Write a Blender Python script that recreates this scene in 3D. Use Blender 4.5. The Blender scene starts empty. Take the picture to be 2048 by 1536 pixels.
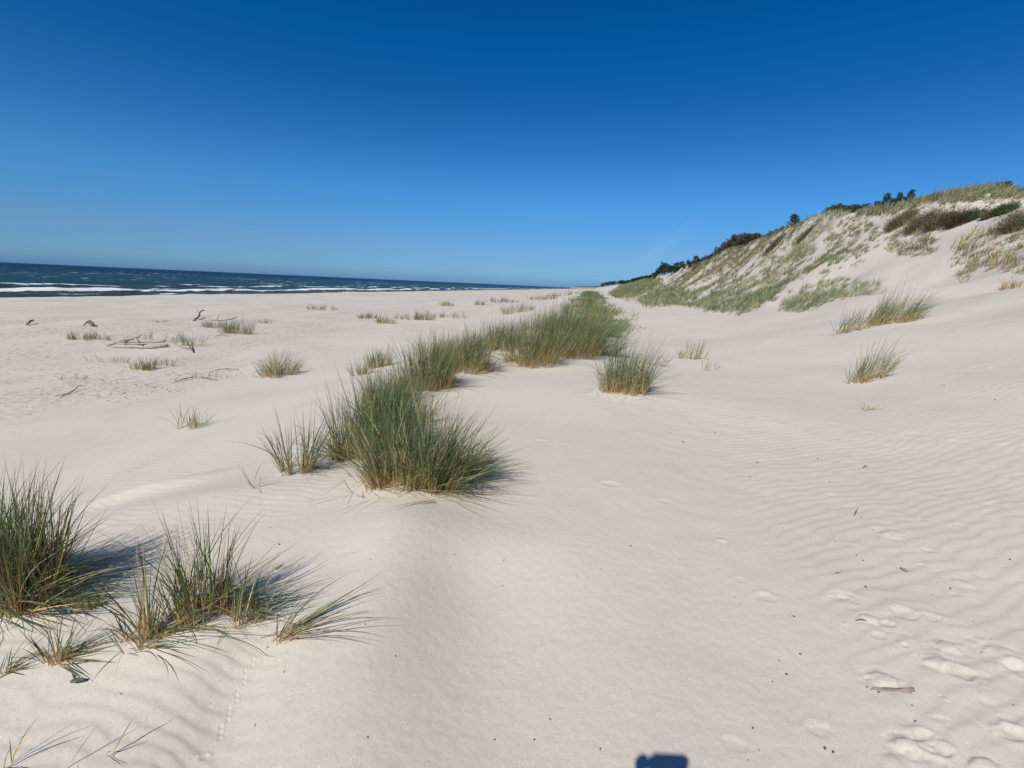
import bpy, math, random
import numpy as np
from mathutils import Matrix, Vector

random.seed(7)
rng = np.random.default_rng(7)
R = math.radians
S = bpy.context.scene
COL = S.collection

# ------------------------------------------------------------------ camera
FPX, CX, CY = 950.0, 1024.0, 768.0          # focal length in photo pixels
PITCH, ROLL = R(11.76), R(2.56)
CAM = np.array([0.0, 0.0, 1.65])
cam_d = bpy.data.cameras.new('camera')
cam_d.sensor_width = 36.0
cam_d.lens = FPX / 2048 * 36.0
cam_d.clip_start = 0.02
cam_d.clip_end = 60000
cam = bpy.data.objects.new('camera', cam_d)
COL.objects.link(cam)
RM = Matrix.Rotation(R(90) - PITCH, 3, 'X') @ Matrix.Rotation(ROLL, 3, 'Z')
cam.matrix_world = Matrix.Translation(Vector(CAM)) @ RM.to_4x4()
S.camera = cam
RMn = np.array(RM)


def ray(px, py):
    d = RMn @ np.array([px - CX, -(py - CY), -FPX])
    return d / np.linalg.norm(d)


def project(P):
    c = (P - CAM) @ RMn                     # world -> camera
    z = np.maximum(-c[..., 2], 1e-3)
    return CX + FPX * c[..., 0] / z, CY - FPX * c[..., 1] / z, -c[..., 2]


# ------------------------------------------------------------------ sun, sky, exposure
a_sun = ray(1352, 1512)                     # where the camera's own shadow falls
SUN_EL = math.asin(-a_sun[2])
SUN_AZ = math.atan2(-a_sun[0], -a_sun[1])   # compass azimuth of the sun (from +Y, clockwise)
sun_d = bpy.data.lights.new('sun', 'SUN')
sun_d.energy = 4.9
sun_d.angle = R(0.5)
sun_d.color = (1.0, 0.955, 0.875)
sun = bpy.data.objects.new('sun', sun_d)
COL.objects.link(sun)
sun.rotation_euler = Vector(-a_sun).to_track_quat('Z', 'Y').to_euler()
sun.location = (-8, -15, 20)

W = bpy.data.worlds.new('World')
S.world = W
W.use_nodes = True
nt = W.node_tree
for n in list(nt.nodes):
    nt.nodes.remove(n)
out = nt.nodes.new('ShaderNodeOutputWorld')
bg = nt.nodes.new('ShaderNodeBackground')
sky = nt.nodes.new('ShaderNodeTexSky')
sky.sky_type = 'NISHITA'
sky.sun_disc = False
sky.sun_elevation = SUN_EL
sky.sun_rotation = SUN_AZ
sky.altitude = 0
sky.air_density = 1.0
sky.dust_density = 0.2
sky.ozone_density = 3.0
# deeper, cleaner blue towards the zenith than the stock atmosphere gives
tcw = nt.nodes.new('ShaderNodeTexCoord')
spw = nt.nodes.new('ShaderNodeSeparateXYZ')
rmp = nt.nodes.new('ShaderNodeValToRGB')
SKY_TINT = [(0.0, (.19, .43, 1.02)), (.021, (.28, .565, 1.08)), (.07, (.325, .595, .995)), (.117, (.285, .657, 1.062)), (.163, (.255, .70, 1.144)),
            (.208, (.205, .65, 1.092)), (.25, (.141, .585, 1.025)), (.327, (.05, .50, .936)), (.396, (.013, .496, .968)), (.457, (.004, .45, .905)), (.75, (.20, .52, .88))]
cr_ = rmp.color_ramp
while len(cr_.elements) < len(SKY_TINT):
    cr_.elements.new(.5)
for e_, (p_, c_) in zip(cr_.elements, SKY_TINT):
    e_.position = p_; e_.color = tuple(q_ * .75 for q_ in c_) + (1,)
mlt = nt.nodes.new('ShaderNodeMix'); mlt.data_type = 'RGBA'; mlt.blend_type = 'MULTIPLY'; mlt.inputs[0].default_value = 1.0
bg.inputs['Strength'].default_value = 0.12
nt.links.new(tcw.outputs['Generated'], spw.inputs[0])
nt.links.new(spw.outputs[2], rmp.inputs['Fac'])
nt.links.new(sky.outputs['Color'], mlt.inputs[6])
nt.links.new(rmp.outputs['Color'], mlt.inputs[7])
# a faint wisp of high cloud over the far end of the dune
w_dir = ray(1325, 492)
vm1 = nt.nodes.new('ShaderNodeVectorMath'); vm1.operation = 'SUBTRACT'
nt.links.new(tcw.outputs['Generated'], vm1.inputs[0]); vm1.inputs[1].default_value = tuple(w_dir)
mpw = nt.nodes.new('ShaderNodeMapping'); mpw.vector_type = 'TEXTURE'
mpw.inputs['Rotation'].default_value = (0, -R(38), -math.atan2(w_dir[0], w_dir[1])); mpw.inputs['Scale'].default_value = (.085, .2, .018)
nt.links.new(vm1.outputs[0], mpw.inputs['Vector'])
grw = nt.nodes.new('ShaderNodeTexGradient'); grw.gradient_type = 'SPHERICAL'
nt.links.new(mpw.outputs[0], grw.inputs['Vector'])
nzw = nt.nodes.new('ShaderNodeTexNoise'); nzw.inputs['Scale'].default_value = 24; nzw.inputs['Detail'].default_value = 4
nt.links.new(tcw.outputs['Generated'], nzw.inputs['Vector'])
mw = nt.nodes.new('ShaderNodeMath'); mw.operation = 'MULTIPLY'; nt.links.new(grw.outputs['Fac'], mw.inputs[0]); nt.links.new(nzw.outputs['Fac'], mw.inputs[1])
mw2 = nt.nodes.new('ShaderNodeMath'); mw2.operation = 'MULTIPLY'; nt.links.new(mw.outputs[0], mw2.inputs[0]); mw2.inputs[1].default_value = .11
wsp = nt.nodes.new('ShaderNodeMix'); wsp.data_type = 'RGBA'
nt.links.new(mw2.outputs[0], wsp.inputs[0]); nt.links.new(mlt.outputs[2], wsp.inputs[6]); wsp.inputs[7].default_value = (5.5, 6.2, 7.0, 1)
nt.links.new(wsp.outputs[2], bg.inputs['Color'])
nt.links.new(bg.outputs[0], out.inputs['Surface'])
S.view_settings.view_transform = 'Standard'
S.view_settings.look = 'None'
S.view_settings.exposure = 0.0
S.view_settings.gamma = 1.0
S.view_settings.use_curve_mapping = False


# ------------------------------------------------------------------ noise
def _hash(ix, iy, seed):
    h = (ix.astype(np.int64) * 374761393 + iy.astype(np.int64) * 668265263 + seed * 2147483647 + 12345) & 0xFFFFFFFF
    h = ((h ^ (h >> 13)) * 1274126177) & 0xFFFFFFFF
    h = ((h ^ (h >> 16)) * 2246822519) & 0xFFFFFFFF
    return (h ^ (h >> 15)) & 0xFFFFFFFF


def perlin(x, y, seed=0):
    x = np.asarray(x, float); y = np.asarray(y, float)
    ix = np.floor(x); iy = np.floor(y)
    fx = x - ix; fy = y - iy
    ux = fx * fx * fx * (fx * (fx * 6 - 15) + 10); uy = fy * fy * fy * (fy * (fy * 6 - 15) + 10)

    def g(dx, dy):
        a = _hash(ix + dx, iy + dy, seed) * (2 * math.pi / 4294967296.0)
        return np.cos(a) * (fx - dx) + np.sin(a) * (fy - dy)
    a = g(0, 0) * (1 - ux) + g(1, 0) * ux
    b = g(0, 1) * (1 - ux) + g(1, 1) * ux
    return (a * (1 - uy) + b * uy) * 1.5


def fbm(x, y, seed=0, o=3):
    s = 0; a = 1.0
    for k in range(o):
        s = s + a * perlin(x * 2 ** k, y * 2 ** k, seed + k); a *= .5
    return s


def sstep(a, b, x):
    t = np.clip((x - a) / (b - a), 0, 1)
    return t * t * (3 - 2 * t)


# ------------------------------------------------------------------ terrain
vp = ray(1180, 577)
CA = math.atan2(vp[0], vp[1])               # bearing of the coast
ca, sa = math.cos(CA), math.sin(CA)
SEA_Z = -2.85
SHORE_U = -69.0


def uv(x, y):
    return x * ca - y * sa, x * sa + y * ca


def xy(u, v):
    return u * ca + v * sa, -u * sa + v * ca


PU = np.array([-400, -113, -73, -69, -65.5, -60, -51, -38, -20, -12, -8.5, -6, -4.2, -3, -1.5, 0, 1.5, 3, 6, 40])
PZ = np.array([-14, -5, -3.15, -2.85, -2.45, -1.95, -1.6, -1.42, -1.25, -1.15, -1.0, -.72, -.32, -.08, .06, .06, .02, .02, .08, .3])
_uu = np.linspace(-400, 40, 8801)
_zz = np.interp(_uu, PU, PZ)
_k = np.hanning(41); _k /= _k.sum()
_zs = np.convolve(np.pad(_zz, 20, mode='edge'), _k, 'valid')
DS = np.array([-9, 0, .08, .15, .25, .35, .5, .65, .8, .92, 1, 1.15, 1.5, 3, 8])
DP = np.array([0, 0, .03, .075, .13, .19, .32, .50, .74, .93, 1, 1.0, .88, .8, .8])
MOUNDS = []        # (x, y, sx, sy, height, angle)


def crest_h(v):
    return np.interp(v, [-60, 0, 22, 32, 40, 51, 65, 94, 165, 349, 800, 3000],
                     [8.4, 7.7, 7.35, 7.85, 9.3, 9.9, 10.35, 9.8, 7.1, 5.6, 6, 6]) + .35 * perlin(v / 13, 0.3 + 0 * v, 91)


def terrain(x, y):
    x = np.asarray(x, float); y = np.asarray(y, float)
    u, v = uv(x, y)
    r = np.hypot(x, y)
    us = u + .9 * perlin(v / 9, u / 14, 5) * sstep(3, 9, r) * sstep(60, 20, -u)
    z = np.interp(us, _uu, _zs)
    toe = np.interp(v, [-60, 8, 14, 24, 36, 60, 300], [2.6, 3.2, 4.0, 6.5, 9.5, 12.0, 12.0])
    toe = toe + 1.0 * perlin(v / 7, u * 0 + 3.3, 17)
    crest = 25 + 1.6 * perlin(v / 16, u * 0 + .7, 23)
    s = (u - toe) / (crest - toe)
    p = np.interp(s, DS, DP)
    # soften the profile
    p = (p + np.interp(s - .04, DS, DP) + np.interp(s + .04, DS, DP)) / 3
    z = z + p * crest_h(v)
    z = z + sstep(.05, .4, s) * sstep(600, 100, v) * (.6 * fbm(u / 7.5, v / 8.5, 31, 2) + .03 * fbm(u / 1.3, v / 1.7, 37, 2))
    # undulating beach and foredune
    z = z + .07 * fbm(x / 3.3, y / 4.2, 41, 2) * sstep(1.0, 4, r) + .12 * perlin(u / 7, v / 15, 44) * sstep(5, 12, r)
    z = z + .10 * perlin(u / 2.6, v / 8, 51) * np.exp(-((u + 1) / 2.5) ** 2) * sstep(4, 9, r)
    for (mx, my, sx, sy, hh, an) in MOUNDS:
        dx = x - mx; dy = y - my
        c, s_ = math.cos(an), math.sin(an)
        a = (dx * c + dy * s_) / sx; b = (-dx * s_ + dy * c) / sy
        q = a * a + b * b
        m = q < 12
        if np.ndim(z) == 0:
            if m: z = z + hh * np.exp(-q)
        else:
            z[m] += hh * np.exp(-q[m])
    return z


_T = np.exp(np.linspace(math.log(.6), math.log(3000), 5000))


def at(px, py, fallback=None):
    d = ray(px, py)
    P = CAM[None] + _T[:, None] * d[None]
    g = P[:, 2] - terrain(P[:, 0], P[:, 1])
    i = np.argmax(g < 0)
    if g[i] >= 0:
        # looks over the crest: stand on the skyline under this column
        el = (terrain(P[:, 0], P[:, 1]) - CAM[2]) / _T
        i = int(np.argmax(el))
        return np.array([P[i, 0], P[i, 1], float(terrain(P[i:i + 1, 0], P[i:i + 1, 1])[0])])
    t0, t1 = _T[i - 1], _T[i]
    g0, g1 = g[i - 1], g[i]
    t = t0 + (t1 - t0) * g0 / (g0 - g1)
    q = CAM + t * d
    return np.array([q[0], q[1], float(terrain(q[:1], q[1:2])[0])])


def mpp(P):
    """metres per photo pixel at P"""
    c = (np.asarray(P) - CAM) @ RMn
    return -c[2] / FPX


# ------------------------------------------------------------------ materials
def mat(name):
    m = bpy.data.materials.new(name); m.use_nodes = True
    for n in list(m.node_tree.nodes):
        m.node_tree.nodes.remove(n)
    return m, m.node_tree


def N(t, kind, **kw):
    n = t.nodes.new(kind)
    for k, v in kw.items():
        if k in n.inputs: n.inputs[k].default_value = v
        else: setattr(n, k, v)
    return n


def ramp(t, fac, pts):
    r = t.nodes.new('ShaderNodeValToRGB')
    el = r.color_ramp.elements
    el[0].position, el[0].color = pts[0]
    el[1].position, el[1].color = pts[-1]
    for p, c in pts[1:-1]:
        e = el.new(p); e.color = c
    t.links.new(fac, r.inputs['Fac'])
    return r.outputs['Color']


def mix(t, fac, a, b):
    m = t.nodes.new('ShaderNodeMix'); m.data_type = 'RGBA'
    for sock, v in ((m.inputs[0], fac), (m.inputs[6], a), (m.inputs[7], b)):
        if isinstance(v, (int, float, tuple)): sock.default_value = v
        else: t.links.new(v, sock)
    return m.outputs[2]


def mth(t, op, a, b=None, clamp=False):
    m = t.nodes.new('ShaderNodeMath'); m.operation = op; m.use_clamp = clamp
    for i, v in enumerate((a, b)):
        if v is None: continue
        if isinstance(v, (int, float)): m.inputs[i].default_value = v
        else: t.links.new(v, m.inputs[i])
    return m.outputs[0]


def sand_material():
    m, t = mat('sand')
    L = t.links.new
    o = N(t, 'ShaderNodeOutputMaterial')
    b = N(t, 'ShaderNodeBsdfPrincipled'); b.inputs['Roughness'].default_value = .93
    b.inputs['Specular IOR Level'].default_value = .15
    geo = N(t, 'ShaderNodeNewGeometry')
    sep = N(t, 'ShaderNodeSeparateXYZ'); L(geo.outputs['Position'], sep.inputs[0])
    # distance across the beach
    uu = mth(t, 'SUBTRACT', mth(t, 'MULTIPLY', sep.outputs[0], ca), mth(t, 'MULTIPLY', sep.outputs[1], sa))

    def noise(scale, detail=3, rough=.55, vec=None):
        n = N(t, 'ShaderNodeTexNoise', Scale=scale, Detail=detail, Roughness=rough)
        L(vec if vec else geo.outputs['Position'], n.inputs['Vector'])
        return n.outputs['Fac']
    c = mix(t, noise(.5, 4), (.512, .464, .396, 1), (.582, .532, .456, 1))
    grain = ramp(t, noise(420, 2, .7), [(.3, (.84, .83, .82, 1)), (.7, (1.10, 1.10, 1.10, 1))])
    mm = t.nodes.new('ShaderNodeMix'); mm.data_type = 'RGBA'; mm.blend_type = 'MULTIPLY'
    mm.inputs[0].default_value = 1; L(c, mm.inputs[6]); L(grain, mm.inputs[7]); c = mm.outputs[2]
    g2 = ramp(t, noise(110, 3, .75), [(.32, (.92, .915, .91, 1)), (.68, (1.06, 1.06, 1.06, 1))])
    m3 = t.nodes.new('ShaderNodeMix'); m3.data_type = 'RGBA'; m3.blend_type = 'MULTIPLY'
    m3.inputs[0].default_value = 1; L(c, m3.inputs[6]); L(g2, m3.inputs[7]); c = m3.outputs[2]
    for sc_, th_, rad_, colr in ((31.0, .90, .055, (.10, .08, .07, 1)), (23.0, .95, .05, (.85, .83, .80, 1))):
        v_ = N(t, 'ShaderNodeTexVoronoi', Scale=sc_, voronoi_dimensions='2D'); L(geo.outputs['Position'], v_.inputs['Vector'])
        vs_ = N(t, 'ShaderNodeSeparateColor'); L(v_.outputs['Color'], vs_.inputs[0])
        c = mix(t, mth(t, 'MULTIPLY', mth(t, 'LESS_THAN', v_.outputs['Distance'], mth(t, 'MULTIPLY', mth(t, 'GREATER_THAN', vs_.outputs[0], th_), rad_)), .75), c, colr)
    # darker mineral streaks and patches
    st = ramp(t, noise(1.7, 6, .65), [(.50, (0, 0, 0, 1)), (.72, (1, 1, 1, 1))])
    c = mix(t, mth(t, 'MULTIPLY', st, .30), c, (.40, .35, .31, 1))
    # scattered specks (bits of wood, shell, pebble)
    v = N(t, 'ShaderNodeTexVoronoi', Scale=7.0, voronoi_dimensions='2D'); L(geo.outputs['Position'], v.inputs['Vector'])
    vr = N(t, 'ShaderNodeSeparateColor'); L(v.outputs['Color'], vr.inputs[0])
    dot = mth(t, 'LESS_THAN', v.outputs['Distance'], mth(t, 'MULTIPLY', mth(t, 'GREATER_THAN', vr.outputs[0], .88), .03))
    c = mix(t, mth(t, 'MULTIPLY', dot, .8), c, (.06, .045, .04, 1))
    # pebbly wrack band on the beach: stretched noise along the coast
    mp = N(t, 'ShaderNodeMapping'); mp.inputs['Rotation'].default_value = (0, 0, CA)
    L(geo.outputs['Position'], mp.inputs['Vector'])
    mp2 = N(t, 'ShaderNodeMapping'); mp2.inputs['Scale'].default_value = (1.0, .22, 1)
    L(mp.outputs[0], mp2.inputs['Vector'])
    wr = noise(.35, 6, .7, mp2.outputs[0])
    wr2 = noise(7.0, 3, .7)
    wmask = mth(t, 'MULTIPLY', mth(t, 'LESS_THAN', uu, -10), mth(t, 'GREATER_THAN', uu, -58))
    wf = mth(t, 'MULTIPLY', ramp(t, wr, [(.46, (0, 0, 0, 1)), (.60, (1, 1, 1, 1))]),
             ramp(t, wr2, [(.5, (0, 0, 0, 1)), (.62, (1, 1, 1, 1))]))
    c = mix(t, mth(t, 'MULTIPLY', mth(t, 'MULTIPLY', wf, wmask), .75), c, (.24, .19, .165, 1))
    # wet sand by the water
    wn = mth(t, 'ADD', uu, mth(t, 'MULTIPLY', noise(.05, 3), 4))
    wet = ramp(t, mth(t, 'MULTIPLY', mth(t, 'ADD', wn, 73), .05), [(.42, (1, 1, 1, 1)), (.80, (0, 0, 0, 1))])
    c = mix(t, mth(t, 'MULTIPLY', wet, .85), c, (.22, .17, .125, 1))
    L(c, b.inputs['Base Color'])
    rg = mth(t, 'SUBTRACT', .93, mth(t, 'MULTIPLY', wet, .35)); L(rg, b.inputs['Roughness'])
    # relief
    bp = N(t, 'ShaderNodeBump', Strength=.25, Distance=.002); L(noise(160, 4, .7), bp.inputs['Height'])
    bp2 = N(t, 'ShaderNodeBump', Strength=.35, Distance=.016); L(noise(6, 5, .6), bp2.inputs['Height'])
    L(bp.outputs[0], bp2.inputs['Normal'])
    L(bp2.outputs[0], b.inputs['Normal'])
    L(b.outputs[0], o.inputs['Surface'])
    return m


def grass_material(name, transl=.2):
    m, t = mat(name)
    L = t.links.new
    o = N(t, 'ShaderNodeOutputMaterial')
    a = N(t, 'ShaderNodeAttribute'); a.attribute_name = 'tint'
    b = N(t, 'ShaderNodeBsdfPrincipled'); b.inputs['Roughness'].default_value = .5
    b.inputs['Specular IOR Level'].default_value = .35
    L(a.outputs['Color'], b.inputs['Base Color'])
    tr = N(t, 'ShaderNodeBsdfTranslucent'); L(a.outputs['Color'], tr.inputs['Color'])
    mx = N(t, 'ShaderNodeMixShader'); mx.inputs[0].default_value = transl
    L(b.outputs[0], mx.inputs[1]); L(tr.outputs[0], mx.inputs[2])
    L(mx.outputs[0], o.inputs['Surface'])
    return m


def wood_material(name, c0, c1, rough=.85):
    m, t = mat(name)
    L = t.links.new
    o = N(t, 'ShaderNodeOutputMaterial')
    b = N(t, 'ShaderNodeBsdfPrincipled'); b.inputs['Roughness'].default_value = rough
    tc = N(t, 'ShaderNodeTexCoord')
    mp = N(t, 'ShaderNodeMapping'); mp.inputs['Scale'].default_value = (3, 26, 26)
    L(tc.outputs['Object'], mp.inputs['Vector'])
    n = N(t, 'ShaderNodeTexNoise', Scale=2.0, Detail=6.0, Roughness=.65); L(mp.outputs[0], n.inputs['Vector'])
    c = mix(t, n.outputs['Fac'], c0 + (1,), c1 + (1,))
    cr = ramp(t, n.outputs['Fac'], [(.42, (.25, .25, .25, 1)), (.5, (1, 1, 1, 1))])
    mm = t.nodes.new('ShaderNodeMix'); mm.data_type = 'RGBA'; mm.blend_type = 'MULTIPLY'; mm.inputs[0].default_value = .5
    L(c, mm.inputs[6]); L(cr, mm.inputs[7])
    L(mm.outputs[2], b.inputs['Base Color'])
    bp = N(t, 'ShaderNodeBump', Strength=.6, Distance=.01); L(n.outputs['Fac'], bp.inputs['Height'])
    L(bp.outputs[0], b.inputs['Normal']); L(b.outputs[0], o.inputs['Surface'])
    return m


def plain_material(name, c, rough=.7):
    m, t = mat(name)
    L = t.links.new
    o = N(t, 'ShaderNodeOutputMaterial')
    b = N(t, 'ShaderNodeBsdfPrincipled'); b.inputs['Roughness'].default_value = rough
    n = N(t, 'ShaderNodeTexNoise', Scale=14.0, Detail=4.0)
    cc = mix(t, n.outputs['Fac'], tuple(x * .8 for x in c) + (1,), tuple(min(1, x * 1.2) for x in c) + (1,))
    L(cc, b.inputs['Base Color']); L(b.outputs[0], o.inputs['Surface'])
    return m


def sea_material():
    m, t = mat('sea_water')
    L = t.links.new
    o = N(t, 'ShaderNodeOutputMaterial')
    geo = N(t, 'ShaderNodeNewGeometry')
    at_ = N(t, 'ShaderNodeAttribute'); at_.attribute_name = 'foam'
    sh = N(t, 'ShaderNodeAttribute'); sh.attribute_name = 'depth'
    mp = N(t, 'ShaderNodeMapping'); mp.inputs['Rotation'].default_value = (0, 0, CA)
    L(geo.outputs['Position'], mp.inputs['Vector'])
    mp2 = N(t, 'ShaderNodeMapping'); mp2.inputs['Scale'].default_value = (1, .3, 1); L(mp.outputs[0], mp2.inputs['Vector'])
    n1 = N(t, 'ShaderNodeTexNoise', Scale=.9, Detail=6.0, Roughness=.68); L(mp2.outputs[0], n1.inputs['Vector'])
    n2 = N(t, 'ShaderNodeTexNoise', Scale=.045, Detail=3.0); L(mp2.outputs[0], n2.inputs['Vector'])
    c = ramp(t, sh.outputs['Fac'], [(0, (.070, .080, .055, 1)), (.12, (.028, .064, .048, 1)), (.4, (.010, .042, .042, 1)), (1, (.001, .008, .026, 1))])
    c = mix(t, mth(t, 'MULTIPLY', n2.outputs['Fac'], .4), c, (.006, .022, .050, 1))
    f = mth(t, 'ADD', at_.outputs['Fac'], mth(t, 'MULTIPLY', mth(t, 'SUBTRACT', n1.outputs['Fac'], .5), 2.8))
    fo = ramp(t, f, [(.44, (0, 0, 0, 1)), (.72, (1, 1, 1, 1))])
    w = N(t, 'ShaderNodeBsdfPrincipled'); w.inputs['Roughness'].default_value = .32
    w.inputs['IOR'].default_value = 1.33; w.inputs['Specular IOR Level'].default_value = .14
    L(c, w.inputs['Base Color'])
    n3 = N(t, 'ShaderNodeTexNoise', Scale=.55, Detail=8.0, Roughness=.7); L(mp2.outputs[0], n3.inputs['Vector'])
    bp = N(t, 'ShaderNodeBump', Strength=1.0, Distance=2.0); L(n3.outputs['Fac'], bp.inputs['Height'])
    L(bp.outputs[0], w.inputs['Normal'])
    fd = N(t, 'ShaderNodeBsdfDiffuse'); fd.inputs['Color'].default_value = (.66, .69, .70, 1)
    mx = N(t, 'ShaderNodeMixShader'); L(fo, mx.inputs[0]); L(w.outputs[0], mx.inputs[1]); L(fd.outputs[0], mx.inputs[2])
    L(mx.outputs[0], o.inputs['Surface'])
    return m


M_SAND = sand_material()
M_GRASS = grass_material('marram_grass')
M_TWIG = grass_material('scrub_twigs', .15)
M_LEAF = grass_material('pine_needles', .2)
M_SEA = sea_material()
M_DRIFT = wood_material('bleached_driftwood', (.30, .25, .19), (.52, .46, .38))
M_DARKWOOD = wood_material('dark_driftwood', (.07, .055, .045), (.20, .165, .135))
M_STICK = wood_material('pale_weathered_stick', (.22, .17, .15), (.36, .30, .27))
M_BARK = plain_material('pine_bark', (.10, .075, .055), .9)


# ------------------------------------------------------------------ mesh helpers
def np_mesh(name, V, F, m, parent=None, smooth=True, tint=None, attrs=None, origin=None):
    """V (n,3), F (k,4) quads -> ONE mesh object"""
    V = np.asarray(V, np.float32)
    if origin is not None:
        V = V - np.asarray(origin, np.float32)
    F = np.asarray(F, np.int32)
    me = bpy.data.meshes.new(name)
    k = F.shape[1]
    me.vertices.add(len(V)); me.vertices.foreach_set('co', V.ravel())
    me.loops.add(F.size); me.loops.foreach_set('vertex_index', F.ravel())
    me.polygons.add(len(F)); me.polygons.foreach_set('loop_start', np.arange(0, F.size, k, dtype=np.int32))
    if smooth: me.polygons.foreach_set('use_smooth', np.ones(len(F), bool))
    if tint is not None:
        a = me.color_attributes.new('tint', 'FLOAT_COLOR', 'POINT')
        a.data.foreach_set('color', np.c_[tint, np.ones(len(tint))].astype(np.float32).ravel())
    for nm, arr in (attrs or {}).items():
        a = me.attributes.new(nm, 'FLOAT', 'POINT'); a.data.foreach_set('value', arr.astype(np.float32))
    me.update(); me.validate()
    me.materials.append(m)
    o = bpy.data.objects.new(name, me); COL.objects.link(o)
    if parent is not None:
        o.parent = parent
    elif origin is not None:
        o.location = origin
    return o


def tag(o, label=None, cat=None, group=None, kind=None):
    if label: o['label'] = label
    if cat: o['category'] = cat
    if group: o['group'] = group
    if kind: o['kind'] = kind
    return o


def empty(name, loc):
    o = bpy.data.objects.new(name, None); COL.objects.link(o)
    o.empty_display_size = .1
    o.location = tuple(float(q) for q in loc)
    return o


def nrm(v):
    return v / np.maximum(np.linalg.norm(v, axis=-1, keepdims=True), 1e-9)


def blades(base, length, d0, d1, width, K, c_root, c_tip, root_t=.3, ground=True):
    """ribbon blades: base (n,3), length (n), start/end direction (n,3), width (n), colours (n,3)"""
    n = len(base)
    t = np.linspace(0, 1, K + 1)
    P = np.zeros((n, K + 1, 3)); P[:, 0] = base
    for k in range(K):
        tm = (t[k] + t[k + 1]) / 2
        d = nrm(d0 * (1 - tm) + d1 * tm)
        P[:, k + 1] = P[:, k] + d * (length / K)[:, None]
    if ground:
        h = terrain(P[:, 1:, 0].ravel(), P[:, 1:, 1].ravel()).reshape(n, K)
        P[:, 1:, 2] = np.maximum(P[:, 1:, 2], h + .006 + .02 * rng.random((n, 1)))
    ang = rng.random(n) * math.pi
    # the blade's flat side turned any way round
    side = np.stack([np.cos(ang), np.sin(ang), 0 * ang], -1)
    dm = nrm(d0 + d1)
    side = nrm(side - dm * np.sum(side * dm, -1, keepdims=True))
    wt = np.where(t < .5, 1, 1 - .96 * ((t - .5) / .5) ** 1.4)
    wt = wt * (.75 + .25 * np.minimum(1, t * 4))
    off = side[:, None, :] * (width[:, None] * wt[None] * .5)[..., None]
    V = np.stack([P - off, P + off], 2).reshape(-1, 3)
    f = sstep(root_t * .4, root_t * 1.6, t)[None, :, None]
    C = c_root[:, None, :] * (1 - f) + c_tip[:, None, :] * f
    C = np.repeat(C[:, :, None, :], 2, 2).reshape(-1, 3)
    b0 = (np.arange(n) * (K + 1) * 2)[:, None] + (np.arange(K) * 2)[None]
    b0 = b0.ravel()
    F = np.stack([b0, b0 + 1, b0 + 3, b0 + 2], -1)
    return V, F, C


def cat_geo(parts):
    Vs, Fs, Cs = [], [], []
    o = 0
    for V, F, C in parts:
        Vs.append(V); Fs.append(F + o); Cs.append(C); o += len(V)
    return np.concatenate(Vs), np.concatenate(Fs), np.concatenate(Cs)


def pal(n, cols, jit=.25):
    cols = np.array(cols)
    c = cols[rng.integers(0, len(cols), n)]
    return c * (1 + jit * (rng.random((n, 1)) * 2 - 1)) * (1 + .08 * rng.standard_normal((n, 3)))


GREEN = [(.058, .118, .044), (.085, .142, .050), (.042, .092, .042), (.14, .18, .07), (.25, .25, .11)]
OLIVE = [(.15, .17, .07), (.17, .175, .08), (.09, .125, .05), (.20, .18, .09)]
PALE = [(.26, .27, .15), (.19, .23, .11), (.32, .29, .17), (.12, .16, .08)]
BLUEG = [(.09, .16, .085), (.14, .21, .11), (.07, .13, .07)]
STRAW = [(.56, .42, .19), (.50, .34, .14), (.66, .53, .30), (.40, .22, .09)]
BROWN = [(.20, .14, .08), (.13, .095, .055), (.27, .20, .12)]


def poly_mask(px, py, poly):
    poly = np.array(poly, float)
    x, y = px, py
    ins = np.zeros(len(x), bool)
    j = len(poly) - 1
    for i in range(len(poly)):
        xi, yi = poly[i]; xj, yj = poly[j]
        c = ((yi > y) != (yj > y)) & (x < (xj - xi) * (y - yi) / (yj - yi + 1e-12) + xi)
        ins ^= c
        j = i
    return ins


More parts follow.
